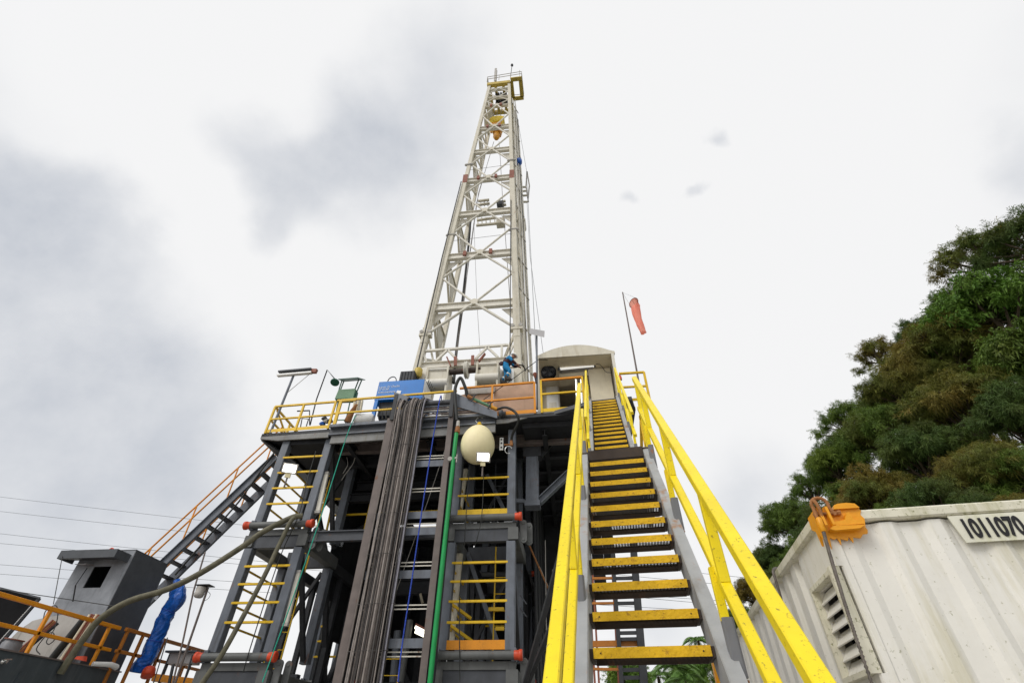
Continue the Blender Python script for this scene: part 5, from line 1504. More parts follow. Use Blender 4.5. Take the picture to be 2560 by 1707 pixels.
# ================================================================== MUD TANK, RAILINGS
TX, TZ = -12.3, 3.4
mt_ = thing('mud_tank', 'dark grey steel mud tank wall at the lower left corner', 'tank', (-14, 10, 0))
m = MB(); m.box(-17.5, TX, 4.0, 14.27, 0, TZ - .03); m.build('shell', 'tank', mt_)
m = MB(); m.box(-17.5, TX + .03, 4.0, 14.30, TZ - .029, TZ); m.build('deck_edge', 'steel_brown', mt_)
for y in (7.5, 9.5, 11.5, 13.5):
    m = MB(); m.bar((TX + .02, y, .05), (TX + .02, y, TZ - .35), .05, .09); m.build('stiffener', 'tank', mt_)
q = AZ('L', 20, 1310, 3.0)
q = atx(*px('L', 25, 1310), TX + .02)
m = MB(); m.lathe(q, (1, 0, 0), [(0, .05), (.04, .05), (.05, .03), (.12, .03)], 10); m.bar(q + vec(.06, -.05, .03), q + vec(.06, .12, .06), .03, .03); m.build('valve', 'chrome', mt_)
def yrail(label, ya, yb, zt, zm, z0, posts, mat, x, mid_ends=None, name='railing'):
    t = thing(name, label, 'railing', (x, ya, z0))
    m = MB(); m.bar((x, ya, zt), (x, yb, zt), .085, .085, ch=.008); m.build('top_rail', mat, t)
    me_ = mid_ends or (ya, yb)
    m = MB(); m.bar((x, me_[0], zm), (x, me_[1], zm), .075, .075, ch=.008); m.build('mid_rail', mat, t)
    for y in posts:
        m = MB(); m.bar((x, y, z0), (x, y, zt - .02), .075, .075, up=(0, 1, 0), ch=.008); m.build('post', mat, t)
    return t
RXX = TX - .08
def yat(k, x, y, X=RXX): return atx(*px(k, x, y), X)[1]
yrail('orange railing along the edge of the dark grey mud tank', 5.5, yat('5', 785, 1190), 4.30, 3.80, TZ, [6.5, 9.0, yat('5', 335, 1085), yat('5', 715, 1190)], 'orange', RXX, (5.5, yat('5', 715, 1345)))
rr = yrail('darker orange railing with a gate frame beside the blue wrapped pipe', yat('5', 830, 1185, RXX + .1), 18.2, 4.30, 3.80, 2.6, [yat('5', 840, 1200, RXX + .1), yat('5', 940, 1225, RXX + .1), yat('5', 1075, 1262, RXX + .1), yat('5', 1240, 1310, RXX + .1)], 'orange_dark', RXX + .1)

# ================================================================== GREY CABIN BOX WITH HATCH
hc = thing('hatch_house', 'grey steel box house with a hooded open hatch beside the mud tank', 'cabin', (-13.5, 13.9, TZ))
X0, X1, Y0c, Y1c, ZT_ = -14.28, -12.62, 13.2, 14.62, 6.2
ztb = 6.02
m = MB()
o0, o1 = A('5', 560, 835, Y0c), A('5', 690, 950, Y0c)
hx0, hx1, hz0, hz1 = A('5', 535, 950, Y0c)[0], A('5', 648, 950, Y0c)[0], A('5', 590, 952, Y0c)[2], 5.78
# front wall pieces round the hatch
def fw_(x0, x1, z0, z1): m.box(x0, x1, Y0c, Y0c + .03, z0, z1)
fw_(X0, hx0, TZ, ZT_); fw_(hx1, X1, TZ, ZT_); fw_(hx0, hx1, TZ, hz0); fw_(hx0, hx1, hz1, ZT_)
m.build('front_wall', 'grey_lit', hc)
m = MB(); m.box(X1 - .03, X1, Y0c + .031, Y1c, TZ, ZT_); m.build('side_wall', 'grey_shade', hc)
m = MB(); m.box(X0, X0 + .03, Y0c + .031, Y1c, TZ, ZT_); m.build('side_wall', 'grey_shade', hc)
m = MB(); m.box(X0 + .03, X1 - .03, Y1c - .03, Y1c, TZ, ZT_); m.build('back_wall', 'interior_shade', hc)
m = MB(); m.box(X0, X1, Y0c, Y1c, ZT_ + .001, ZT_ + .03); m.build('roof', 'grey_shade', hc)
m = MB(); vz = 5.98
m.plate([(X0 - .15, Y0c - .5, vz - .12), (hx1 + .42, Y0c - .5, vz - .12), (hx1 + .42, Y0c - .001, vz - .02), (X0 - .15, Y0c - .001, vz - .02)], (0, 0, .03))
m.box(X0 - .15, hx1 + .42, Y0c - .53, Y0c - .501, vz - .12, vz + .10)
m.box(hx1 + .42, hx1 + .45, Y0c - .53, Y0c - .001, vz - .12, vz + .10)
m.box(X0 - .18, X0 - .15, Y0c - .53, Y0c - .001, vz - .12, vz + .10); m.build('hood', 'grey_shade', hc)
m = MB(); m.bar((hx0 - .15, Y0c - .05, hz1 - .05), (hx0 + .05, Y0c - .3, hz0), .02, .02); m.bar((hx0 + .05, Y0c - .3, hz0), (hx0 - .02, Y0c - .05, hz0 - .35), .025, .02); m.build('hatch_stay', 'steel_dark', hc)
m = MB(); m.plate([(hx0 - .35, Y0c - .04, hz1 + .03), (hx0, Y0c - .04, hz1 + .03), (hx0, Y0c - .3, hz1 - .02), (hx0 - .35, Y0c - .3, hz1 - .02)], (0, 0, .015)); m.build('hatch_lid', 'panel', hc)
q = A('5', 1015, 1000, 13.4); qx = atx(*px('5', 1015, 1000), X1 + .002)
m = MB(); m.box(X1 + .001, X1 + .006, qx[1] - .06, qx[1] + .06, qx[2] - .12, qx[2] + .12); m.build('notice', 'white', hc)
q = AZ('5', 725, 700, ZT_ + .05); q = A('5', 722, 700, Y0c + .3)
m = MB(); m.tube([vec(q[0] + .1 * math.cos(t), Y0c + .3, ZT_ + .03 + .16 * math.sin(t)) for t in np.linspace(0, math.pi, 10)], .02, 6); m.build('lifting_eye', 'red', hc)
wire('hatch_line', 'thin black line from the lifting eye to the hood corner', [vec(q[0], Y0c + .2, ZT_ + .1), vec(X0 + .1, Y0c - .1, ZT_ + .02), vec(X0 - .1, Y0c - .45, vz)], .012, 'rubber')
wire('hatch_line', 'thin black line hanging from the hood corner to the railing', [vec(X0 - .1, Y0c - .5, vz), A('L', 640, 620, 12.0)], .010, 'rubber')
wire('cross_line', 'thin dark wire crossing in front of the grey box house', [A('L', 0, 440, 12.6), A('L', 480, 515, 12.6), A('L', 1000, 590, 12.7), A('L', 1400, 650, 12.8)], .010, 'rubber')

# ================================================================== STUFF ON THE TANK
sc = thing('sloped_cover', 'pale grey sloping steel cover on the mud tank', 'cover', (-14.4, 12.5, TZ))
m = MB(); P_ = [A('L', *q, 12.9) for q in ((560, 775), (770, 745), (1010, 765), (700, 1330), (0, 1330), (20, 1140), (230, 930), (390, 820))]
m.plate(P_[::-1], (0, .2, 0)); m.build('sheet', 'gantry_grey', sc)
ds = thing('dark_screen', 'black framed screen panel at the far left above the railing', 'screen', A('L', 100, 1100, 14))
P_ = [A('L', *q, 13.8) for q in ((-60, 440), (100, 455), (480, 550), (430, 600), (-20, 1130), (-400, 1130), (-400, 440))]
m = MB(); m.plate(P_[::-1], (0, .05, 0)); m.build('sheet', 'black', ds)
m = MB(); m.bar(A('L', 470, 555, 13.75), A('L', -20, 1125, 13.75), .10, .05, up=(0, 1, 0)); m.build('edge_strip', 'steel_dark', ds)
for k in range(22):
    f = (k + .5) / 22
    q = A('L', 395 + (-20 - 395) * f, 620 + (1085 - 620) * f, 13.70)
    m = MB(); m.bar(q, q + vec(-.025, 0, -.035), .02, .015); m.build('slot', 'white', ds)
m = MB(); m.bar(A('L', 0, 425, 13.7), A('L', 480, 545, 13.7), .03, .04); m.build('top_bar', 'steel_mid', ds)
def sticks(name, label, items, cat='pipes'):
    t = thing(name, label, cat, items[0][0])
    for a, b, r, mt in items:
        m = MB(); m.tube([a, b], r, 8); m.build('pipe', mt, t)
    return t
sticks('pipe_bundle', 'bundle of dark red pipes leaning across the pale cover', [(A('L', 170 + 25 * k, 1230, 12.5 + .02 * k), A('L', 640 + 18 * k, 815 + 12 * k, 12.5 + .02 * k), .035, mt) for k, mt in enumerate(('rust_red', 'rust', 'rust_red', 'steel_dark'))])
sticks('pipe_bundle', 'bundle of red and cream pipes leaning against the grey box house', [(A('L', 720 + 22 * k, 1300, 12.7 + .02 * k), A('L', 1080 + 28 * k, 745 - 6 * (k % 2), 12.7 + .02 * k), .035, mt) for k, mt in enumerate(('beige', 'rust_red', 'rust_red', 'beige', 'rust_red'))])
tag(MB().tube([A('L', 610, 1290, 12.7), A('L', 1030, 770, 12.7)], .085, 10).build('black_pipe', 'rubber'), 'thick black pipe leaning beside the red pipe bundle', 'pipe')
gd = thing('grey_drum', 'blue grey round drum on the mud tank at the far left', 'drum', A('L', 110, 1160, 11.8))
q = A('L', 115, 1130, 11.8)
m = MB(); m.lathe(q + vec(0, 0, -.3), (.1, 0, 1), [(0, .19), (.05, .2), (.36, .2), (.38, .18), (.44, .17)], 18); m.build('shell', 'sleeve', gd)
m = MB(); m.lathe(q + vec(.03, 0, .13), (.1, 0, 1), [(0, .205), (.02, .205)], 18); m.build('rim', 'rust_red', gd)
lc = MB().tube(curve([A('L', 520, 800, 12.3), A('L', 550, 700, 12.3), A('L', 660, 635, 12.3), A('L', 695, 720, 12.3), A('L', 660, 900, 12.3), A('L', 560, 1060, 12.2), A('L', 590, 1100, 12.2), A('L', 655, 1040, 12.2), A('L', 630, 960, 12.2), A('L', 550, 1000, 12.25), A('L', 440, 1150, 12.3), A('L', 480, 1220, 12.3)], 5), .012, 5).build('loose_cable', 'rubber')
tag(lc, 'loose black cable looped over the orange railing', 'cable')
ob = MB(); q = A('L', 950, 1270, 12.9); ob.plate([A('L', 890, 1275, 12.8), A('L', 1000, 1300, 12.8), A('L', 1010, 1240, 12.8), A('L', 920, 1245, 12.8)], (0, .1, 0))
tag(ob.build('orange_wedge', 'red'), 'small red orange wedge lying at the foot of the grey box house', 'wedge')
tag(MB().tube([A('L', 1110, 1335, 13.2), A('L', 1330, 1345, 13.6), A('L', 1395, 1375, 13.9)], [.05, .06, .07], 8).build('white_hose_end', 'white'), 'white capped hose lying on the mud tank edge', 'hose')

# thick brown hose looping from the tower to the tank
hp = [A('6', 715, 488, 13.35), A('6', 640, 500, 13.25), A('5', 1700, 590, 13.1), A('5', 1560, 690, 12.95), A('5', 1290, 860, 12.7), A('5', 1070, 965, 12.6), A('5', 830, 1040, 12.5), A('5', 650, 1150, 12.4), A('5', 540, 1280, 12.4), A('5', 450, 1410, 12.4)]
hp.append(hp[-1] + vec(-.05, 0, -.3))
tag(MB().tube(curve(hp, 6), .078, 12).build('mud_hose', 'hose'), 'thick brown mud hose sweeping from the left tower to the tank', 'hose')
hp = [A('6', 680, 492, 13.32), A('6', 640, 520, 13.2), A('6', 580, 640, 13.15), A('6', 470, 870, 13.05), A('6', 350, 1100, 13.0), A('6', 200, 1370, 12.95), A('6', 70, 1560, 12.9), A('6', -60, 1740, 12.9)]
tag(MB().tube(curve(hp, 6), .062, 10).build('mud_hose', 'hose'), 'thinner brown hose hanging straight down in front of the left tower', 'hose')

# blue wrapped pipe
bw = thing('wrapped_pipe', 'pipe wrapped in crumpled blue tarpaulin beside the grey box house', 'pipe', A('5', 900, 1500, 14.8))
path = [(1140, 905), (1150, 960), (1145, 1030), (1090, 1100), (1060, 1160), (1030, 1230), (985, 1320), (955, 1400), (915, 1450), (890, 1500)]
rads = [.09, .21, .24, .20, .21, .20, .21, .21, .24, .19]
P_ = curve([A('5', *q, 14.9) for q in path], 8)
R_ = np.interp(np.linspace(0, 9, len(P_)), range(10), rads)
vs = []; nn = 30; rn = random.Random(11)
for i, p in enumerate(P_):
    d = unit(P_[min(i + 1, len(P_) - 1)] - P_[max(i - 1, 0)])
    x = unit(np.cross(d, (0, 1, 0))); y = np.cross(d, x)
    pin = 1 - .04 * max(0, math.sin(i * .62)) ** 4
    for k in range(nn):
        t = 2 * math.pi * k / nn
        r = R_[i] * pin * (1.04 - .17 * abs(math.sin(1.5 * t + i * .16 + .8 * math.sin(i * .21))) + .08 * abs(math.sin(4 * t - i * .22 + 1.5 * math.sin(i * .37))) + rn.uniform(-.018, .018))
        vs.append(p + (x * math.cos(t) + y * math.sin(t)) * r)
m = MB(); m.add(vs, [(i * nn + k, i * nn + (k + 1) % nn, (i + 1) * nn + (k + 1) % nn, (i + 1) * nn + k) for i in range(len(P_) - 1) for k in range(nn)], False)
m.add(vs[:nn], [tuple(range(nn))]); m.build('tarpaulin', 'tarp_blue', bw)
q = A('5', 960, 1495, 14.8)
m = MB(); m.lathe(q, (.35, -.25, -.9), [(-.1, .13), (-.05, .16), (.1, .17), (.12, .11)], 14); m.build('red_end', 'red', bw)
for i in (24, 46):
    m = MB(); m.tube([np.array(v) * 1.0 for v in vs[i * nn:(i + 1) * nn]], .012, 5, closed=True); m.build('tie', 'rope_blue', bw)

# small lamp on a leaning pole, rod, box
sl2 = thing('bulkhead_lamp', 'grey bulkhead lamp on a thin leaning pole left of the tower', 'lamp', A('M', 700, 1560, 14))
m = MB(); m.tube([A('M', 1055, 425, 14), A('M', 660, 1568, 14)], .03, 8); m.build('pole', 'steel_brown', sl2)
c = A('M', 960, 470, 13.95)
m = MB(); m.lathe(c + vec(0, 0, -.16), (.05, 0, 1), [(0, .08), (.03, .12), (.12, .135), (.13, .125), (.22, .14), (.28, .13)], 16); m.build('body', 'gantry_grey', sl2)
m = MB(); m.plate([c + vec(-.13, -.15, .14), c + vec(.3, -.15, .14), c + vec(.3, .15, .14), c + vec(-.13, .15, .14)], (0, 0, .02)); m.build('hood', 'steel_dark', sl2)
m = MB(); m.tube(curve([A('M', 1050, 465, 14), A('M', 1082, 500, 14), A('M', 1060, 550, 14), A('M', 1000, 590, 14)], 5), .007, 5); m.build('flex', 'steel_mid', sl2)
tag(MB().tube([A('M', 1020, 0, 14.4), A('M', 880, 470, 14.2), A('M', 760, 1040, 14.1), A('M', 600, 1700, 14)], .024, 8).build('thin_rod', 'steel_brown'), 'long thin rusty rod leaning beside the bulkhead lamp', 'rod')
ub = thing('junction_box', 'grey junction box on thin legs left of the left tower', 'box', A('M', 730, 1400, 15.2))
a, b = A('M', 585, 1195, 15.2), A('M', 850, 1330, 15.2)
m = MB(); m.box(a[0] + .05, b[0], 15.2, 15.6, b[2], a[2] - .02); m.build('case', 'panel', ub)
m = MB(); m.box(a[0] - .05, b[0] + .12, 15.1, 15.7, a[2] - .018, a[2] + .03); m.build('lid', 'steel_mid', ub)
for x in (a[0] + .08, b[0] - .03):
    m = MB(); m.bar((x, 15.25, .5), (x, 15.25, b[2]), .04, .04); m.build('leg', 'steel_dark', ub)
sticks('leaning_rods', 'cluster of thin rods leaning below the junction box', [(A('M', 400, 1568, 14.6), A('M', 570, 1020, 14.6), .015, 'steel_mid'), (A('M', 460, 1568, 14.6), A('M', 600, 1210, 14.6), .02, 'steel_dark'), (A('M', 590, 1568, 14.5), A('M', 640, 1340, 14.5), .04, 'steel_dark'), (A('M', 760, 1568, 14.6), A('M', 870, 1230, 14.6), .022, 'steel_mid')], 'rods')
wb = MB(); a, b = A('M', 400, 1500, 15), A('M', 920, 1560, 15.5); wb.bar(a, b, .3, .16)
tag(wb.build('orange_beam', 'orange'), 'rusty orange beam lying low left of the left tower', 'beam')

# ================================================================== POWER LINES
for k, (ya, yb) in enumerate(((352, 488), (445, 572), (588, 712), (660, 770), (795, 885), (855, 940))):
    a, b = A('5', -900, ya - (yb - ya) * .72, 75), A('5', 1250 if k < 3 else 1500, yb, 75)
    b = b + (b - a) * 1.4
    pts = [a + (b - a) * t + vec(0, 0, -6 * t * (1 - t) * .4) for t in np.linspace(0, 1, 14)]
    tag(MB().tube(pts, .026, 4).build('power_line', 'line'), ['topmost', 'second', 'third', 'fourth', 'fifth', 'lowest'][k] + ' of the six thin power lines across the left sky', 'power line', 'power lines across the left sky')
# ================================================================== CONTAINER (frame S)
ZC = 2.90
KX, KY = 1.225, 3.335          # near left corner in frame S
KL, KW = 6.05, 2.44            # length away from the camera, width to the right
co = thing('shipping_container', 'white corrugated steel container with moss stains at the right', 'container', (KX + KW / 2, KY + KL / 2, 0), SRZ)
def corr(n, p0, pdir, ndir, z0, z1, pitch, depth, mat, name, duty=(.42, .12, .34, .12), start=0.0, length=1.0):
    """trapezoid corrugated sheet, from p0 along pdir, outward ndir"""
    prof = []
    s = start
    k = 0
    while s < length:
        for frac, off in ((duty[0], 0), (duty[1], None), (duty[2], 1), (duty[3], None)):
            pass
        a = s; prof += [(a, 0), (a + pitch * duty[0], 0), (a + pitch * (duty[0] + duty[1]), -depth), (a + pitch * (duty[0] + duty[1] + duty[2]), -depth)]
        s += pitch
    prof = [(min(q, length), d) for q, d in prof] + [(length, 0)]
    m = MB(); vs, fs = [], []
    for q, d in prof:
        for z in (z0, z1):
            vs.append(p0 + pdir * q + ndir * d + vec(0, 0, z))
    for i in range(len(prof) - 1):
        fs.append((2 * i, 2 * i + 2, 2 * i + 3, 2 * i + 1))
    m.add(vs, fs)
    return m.build(name, mat, co)
ex, ey, ez = vec(1, 0, 0), vec(0, 1, 0), vec(0, 0, 1)
RH = .068
# long left side (outward -x) and near end (outward -y)
VY0, VY1, VZ0, VZ1 = KY + .05, KY + .50, 2.09, 2.555
corr(0, vec(KX + .028, KY + .56, 0), ey, -ex, .16, ZC - RH, .278, .030, 'container', 'side_sheet', length=KL - .66)
m = MB(); m.box(KX + .027, KX + .06, KY + .0951, KY + .56, .16, VZ0); m.build('side_sheet', 'container', co)
m = MB(); m.box(KX + .027, KX + .06, KY + .0951, KY + .56, VZ1, ZC - RH); m.build('side_sheet', 'container', co)
m = MB(); m.box(KX + .027, KX + .06, VY1, KY + .56, VZ0, VZ1); m.build('side_sheet', 'container', co)
m = MB(); m.box(KX + .13, KX + .14, KY + .0951, KY + .56, VZ0, VZ1); m.build('vent_back', 'interior_shade', co)
corr(0, vec(KX + .09, KY + .018, 0), ex, -ey, .16, ZC - RH - .01, .262, .022, 'container', 'end_sheet', duty=(.24, .17, .42, .17), length=KW - .18)
m = MB(); m.bar((KX + .05, KY + .05, .16), (KX + .05, KY + .05, VZ0 - .03), .088, .088, up=(0, 1, 0), ch=.012); m.build('corner_post', 'container', co)
m = MB(); m.bar((KX + .066, KY + .028, VZ0 - .0301), (KX + .066, KY + .028, VZ1 + .03), .05, .045, up=(0, 1, 0), ch=.008); m.build('corner_post', 'container', co)
m = MB(); m.bar((KX + .05, KY + .05, VZ1 + .0301), (KX + .05, KY + .05, ZC - RH - .004), .088, .088, up=(0, 1, 0), ch=.012); m.build('corner_post', 'container', co)
m = MB(); m.box(KX + KW - .09, KX + KW - .01, KY + .008, KY + .095, .16, ZC - RH - .005); m.build('corner_post', 'container', co)
m = MB(); m.bar((KX + .033, KY + .0, ZC - RH / 2), (KX + .033, KY + KL, ZC - RH / 2), .075, RH, ch=.010); m.build('side_rail', 'container_rail', co)
m = MB(); m.bar((KX + .072, KY + .03, ZC - RH / 2 - .001), (KX + KW, KY + .03, ZC - RH / 2 - .001), .075, RH - .003, ch=.010); m.build('end_rail', 'container_rail', co)
m = MB(); m.bar((KX + KW - .04, KY + .10, ZC - .055), (KX + KW - .04, KY + KL, ZC - .055), .085, .11, ch=.012); m.build('side_rail', 'container_rail', co)
m = MB(); m.bar((KX + .085, KY + KL - .04, ZC - .0525), (KX + KW - .085, KY + KL - .04, ZC - .0525), .085, .105); m.build('end_rail', 'container_rail', co)
m = MB(); m.box(KX + .09, KX + KW - .09, KY + .09, KY + KL - .09, ZC - .03, ZC - .015); m.build('roof', 'container', co)
m = MB(); m.box(KX, KX + KW, KY, KY + .1, .0, .16); m.build('bottom_rail', 'container_rail', co)
m = MB(); m.box(KX, KX + .1, KY + .1, KY + KL, .0, .16); m.build('bottom_rail', 'container_rail', co)
m = MB(); m.box(KX + .05, KX + KW - .05, KY + KL - .12, KY + KL - .085, .1, ZC - .11); m.build('far_end_sheet', 'container', co)
m = MB(); m.box(KX + KW - .07, KX + KW - .04, KY + .1, KY + KL - .12, .16, ZC - .11); m.build('far_side_sheet', 'container', co)
# vent: frame and louvres on the left side
vt = MB(); vt.bar((KX - .002, VY0 - .02, VZ0 - .03), (KX - .002, VY0 - .02, VZ1 + .03), .058, .05, up=(0, 1, 0), ch=.006)
vf_ = vt.build('vent_frame', 'container_rail', co)
m = MB(); m.box(KX - .02, KX + .026, VY1, VY1 + .022, VZ0 - .03, VZ1 + .03); m.build('frame_bar', 'container_rail', vf_)
m = MB(); m.box(KX - .02, KX + .026, VY0 + .006, VY1 - .001, VZ1 + .002, VZ1 + .028); m.build('frame_bar', 'container_rail', vf_)
m = MB(); m.box(KX - .02, KX + .026, VY0 + .006, VY1 - .001, VZ0 - .028, VZ0 - .002); m.build('frame_bar', 'container_rail', vf_)
for k in range(6):
    z = VZ0 + .004 + k * .077
    m = MB(); m.plate([(KX + .012, VY0 + .007, z), (KX + .012, VY1 - .003, z), (KX + .055, VY1 - .003, z + .068), (KX + .055, VY0 + .007, z + .068)][::-1], (.004, 0, -.006)); m.build('louvre', 'container', vf_)
# number plate
nz0, nz1 = 2.672, 2.826
pl = MB(); pl.plate([(KX + .735, KY - .004, nz0), (KX + 1.7, KY - .004, nz0), (KX + 1.7, KY - .004, nz1), (KX + .715, KY - .004, nz1)], (0, .008, 0))
npl = pl.build('number_plate', 'plate_moss', co)
put_text('lettering', '1011070', .148, 'ink', npl, vec(KX + .752, KY - .0085, nz0 + .026), (1, 0, 0), (0, 0, 1), bold=.0045, sx=.60)
# corner casting / pad eye painted orange
def blob(pts, y0, t, name='paint_patch', mat='pad_orange'):
    m = MB(); m.plate([(KX + p[0], y0, ZC + p[1]) for p in pts], (0, t, 0)); return m.build(name, mat, co)
edge = [(-.006, .002), (-.006, -.13), (.010, -.155), (.020, -.225), (.032, -.16), (.055, -.172), (.072, -.165), (.080, -.205), (.088, -.168), (.125, -.182), (.138, -.160), (.150, -.196), (.160, -.165), (.2, -.172), (.222, -.15), (.248, -.148), (.256, -.13), (.252, -.11), (.268, -.06), (.255, -.035), (.27, -.01), (.262, .002)]
blob(edge, KY - .012, .012)
m = MB(); m.plate([(KX - .008, KY - .011, ZC + .001), (KX - .008, KY + .10, ZC + .001), (KX - .008, KY + .11, ZC - .07), (KX - .008, KY + .055, ZC - .10), (KX - .008, KY + .05, ZC - .19), (KX - .008, KY + .02, ZC - .13), (KX - .008, KY - .011, ZC - .17)], (.012, 0, 0)); m.build('paint_patch', 'pad_orange', co)
blob([(.115, .003), (.125, .028), (.15, .036), (.20, .038), (.245, .030), (.262, .003)], KY - .03, .07, 'pad_block')
blob([(.06, -.105), (.07, -.082), (.14, -.075), (.165, -.035), (.18, -.03), (.19, -.075), (.24, -.085), (.238, -.105)], KY - .055, .044, 'pad_ledge')
blob([(.035, -.125), (.06, -.135), (.2, -.13), (.235, -.112), (.06, -.107)], KY - .062, .05, 'pad_ledge')
ey_ = MB()
for x in (KX + .018, KX + .062):
    pts = [(x, KY - .06, ZC - .10), (x, KY - .012, ZC - .14), (x, KY + .03, ZC - .02), (x, KY + .0, ZC + .026), (x, KY - .045, ZC + .018)]
    m = MB(); m.plate(pts, (.015, 0, 0)); m.build('pad_eye', 'pad_orange', co)

# shackle, wire rope sling
def twisted(m, pts, R, strands=5, pitch=.05, n=5):
    P_ = curve(pts, 26)
    L = 0
    prev = P_[0]
    base = []
    for p in P_:
        L += np.linalg.norm(p - prev); prev = p
        base.append((p, L))
    for s_ in range(strands):
        out = []
        for i, (p, l_) in enumerate(base):
            d = unit(base[min(i + 1, len(base) - 1)][0] - base[max(i - 1, 0)][0])
            x = unit(np.cross(d, (0, 1, 0))); y = np.cross(d, x)
            t = 2 * math.pi * (l_ / pitch + s_ / strands)
            out.append(p + (x * math.cos(t) + y * math.sin(t)) * R * .55)
        m.tube(out, R * .5, n)
sh_ = thing('bow_shackle', 'rusty bow shackle standing on the container corner', 'shackle', (KX + .03, KY - .02, ZC), SRZ)
c = vec(KX + .048, KY - .026, ZC + .008)
bow = [c + vec(-.034, 0, -.02)] + [c + vec(-.047 * math.cos(t), 0, .028 + .045 * math.sin(t)) for t in np.linspace(0, math.pi, 14)] + [c + vec(.047, 0, .0), c + vec(.062, -.01, -.045)]
m = MB(); m.tube(curve(bow, 3), .0105, 12); m.build('bow', 'rust', sh_)
m = MB(); m.tube([c + vec(-.06, 0, -.028), c + vec(.085, 0, -.028)], .010, 12); m.lathe(c + vec(.075, 0, -.028), (1, 0, 0), [(0, .016), (.02, .016)], 8, False); m.build('pin', 'rust', sh_)
sg = thing('wire_sling', 'steel wire rope sling with an orange ferrule hanging from the shackle', 'wire rope', (KX - .02, KY - .05, 1.8), SRZ)
lp_ = [c + vec(-.022, -.016, -.06), c + vec(-.022, -.024, .0), c + vec(-.03, -.014, .05), c + vec(-.04, .016, .045), c + vec(-.048, -.006, .0), c + vec(-.055, -.024, -.06)]
m = MB(); twisted(m, lp_, .0105); m.build('eye', 'rust', sg)
fer = c + vec(-.052, -.028, -.06)
m = MB(); m.lathe(fer + vec(0, 0, -.085), (.03, 0, 1), [(0, .013), (.006, .017), (.079, .017), (.085, .013)], 14); m.build('ferrule', 'pad_orange', sg)
w0 = fer + vec(0, 0, -.08)
wpts = [w0, w0 + vec(-.012, 0, -.10), w0 + vec(-.03, 0, -.28), w0 + vec(-.055, 0, -.6), w0 + vec(-.09, 0, -1.3)]
m = MB(); twisted(m, wpts, .0105); m.build('rope', 'wire', sg)
sg2 = thing('wire_sling', 'second wire rope looping over the long side of the container', 'wire rope', (KX - .03, KY + 1.2, 1.6), SRZ)
q = toS(atz(1948, 1425, ZC))
yq_ = q[1]
m = MB(); twisted(m, [(KX + .25, yq_ + .12, ZC + .03), (KX + .06, yq_ + .05, ZC + .028), (KX - .012, yq_ + .0, ZC + .0), (KX - .03, yq_ - .05, ZC - .12), (KX - .02, yq_ + .02, ZC - .5), (KX - .02, yq_ + .03, ZC - 1.6)], .0105); m.build('rope', 'wire', sg2)
# orange lug at the far end of the container
fl_ = thing('container_lug', 'small orange lug and shackle at the far end of the container', 'lug', (KX - .05, KY + KL, ZC - .2), SRZ)
m = MB(); m.box(KX - .06, KX - .001, KY + KL - .1, KY + KL + .05, ZC - .35, ZC + .02); m.build('lug', 'pad_orange', fl_)
m = MB(); m.tube([vec(KX - .04 + .07 * math.cos(t), KY + KL, ZC + .06 + .08 * math.sin(t)) for t in np.linspace(-.4, math.pi + .4, 12)], .018, 6); m.build('bow', 'rust', fl_)
# ================================================================== FRAME SEEN THROUGH THE STAIRS
fr_ = thing('scaffold_tower', 'dark steel scaffold tower with rusty rails seen behind the lower stair treads', 'scaffold', (1.0, 15.5, 0))
def S7(x, y, Y): return at(1420 + x / 3.852, 1300 + y / 3.852, Y)
YB = 13.0
for (xa, ya, xb, yb, w, mt) in ((735, 1620, 645, 460, .16, 'steel_dark'), (750, 1620, 665, 480, .06, 'steel'), (520, 1620, 440, 480, .09, 'steel_dark')):
    a, b = S7(xa, ya, YB), S7(xb, yb, YB)
    m = MB(); m.bar(a + (a - b) * .5, b + (b - a) * .25, w, w, up=(0, 1, 0)); m.build('upright', mt, fr_)
for y in (1515, 1440, 1145, 1085, 800, 560):
    x0 = 445 + (y - 480) * .068
    m = MB(); m.bar(S7(x0, y, YB), S7(x0 + 205, y - 4, YB), .06, .07); m.build('rung', 'steel_dark', fr_)
for (xa, ya, xb, yb) in ((235, 1190, 720, 1180), (230, 800, 660, 795), (235, 1430, 510, 1435), (235, 560, 640, 552)):
    m = MB(); m.bar(S7(xa, ya, YB + .1), S7(xb, yb, YB + .1), .07, .12 if ya == 1190 else .05); m.build('rail', 'orange_dark', fr_)
for x in (290, 480, 715, 250):
    m = MB(); m.bar(S7(x + 12, 1620, YB + .1), S7(x - 55, 470, YB + .1), .045, .045); m.build('baluster', 'rust_red', fr_)

# ================================================================== TREES
def quads_mesh(name, V, mat):
    n = len(V) // 4
    me = bpy.data.meshes.new(name)
    me.vertices.add(len(V))
    me.vertices.foreach_set('co', np.asarray(V, dtype=np.float32).ravel())
    me.loops.add(4 * n)
    me.loops.foreach_set('vertex_index', np.arange(4 * n, dtype=np.int32))
    me.polygons.add(n)
    me.polygons.foreach_set('loop_start', np.arange(0, 4 * n, 4, dtype=np.int32))
    me.update(calc_edges=True)
    me.materials.append(M[mat])
    return me
def rvec(rg, n):
    v = rg.normal(size=(n, 3))
    return v / np.linalg.norm(v, axis=1, keepdims=True)
def blades(rg, org, dirs, length, width, droop, nrm=None):
    """thin leaf blades: two-segment would cost double, one bent quad each"""
    n = len(org)
    ref = rvec(rg, n) if nrm is None else rvec(rg, n) * .55 + nrm
    side = np.cross(dirs, ref)
    side /= np.linalg.norm(side, axis=1, keepdims=True) + 1e-9
    L = length[:, None]
    w = width[:, None]
    tip = org + dirs * L + np.array([0, 0, -1.0]) * (L * droop)
    midp = org + dirs * L * .55
    q = np.empty((n, 4, 3))
    q[:, 0] = org
    q[:, 1] = midp + side * w
    q[:, 2] = tip
    q[:, 3] = midp - side * w
    return q.reshape(-1, 3)
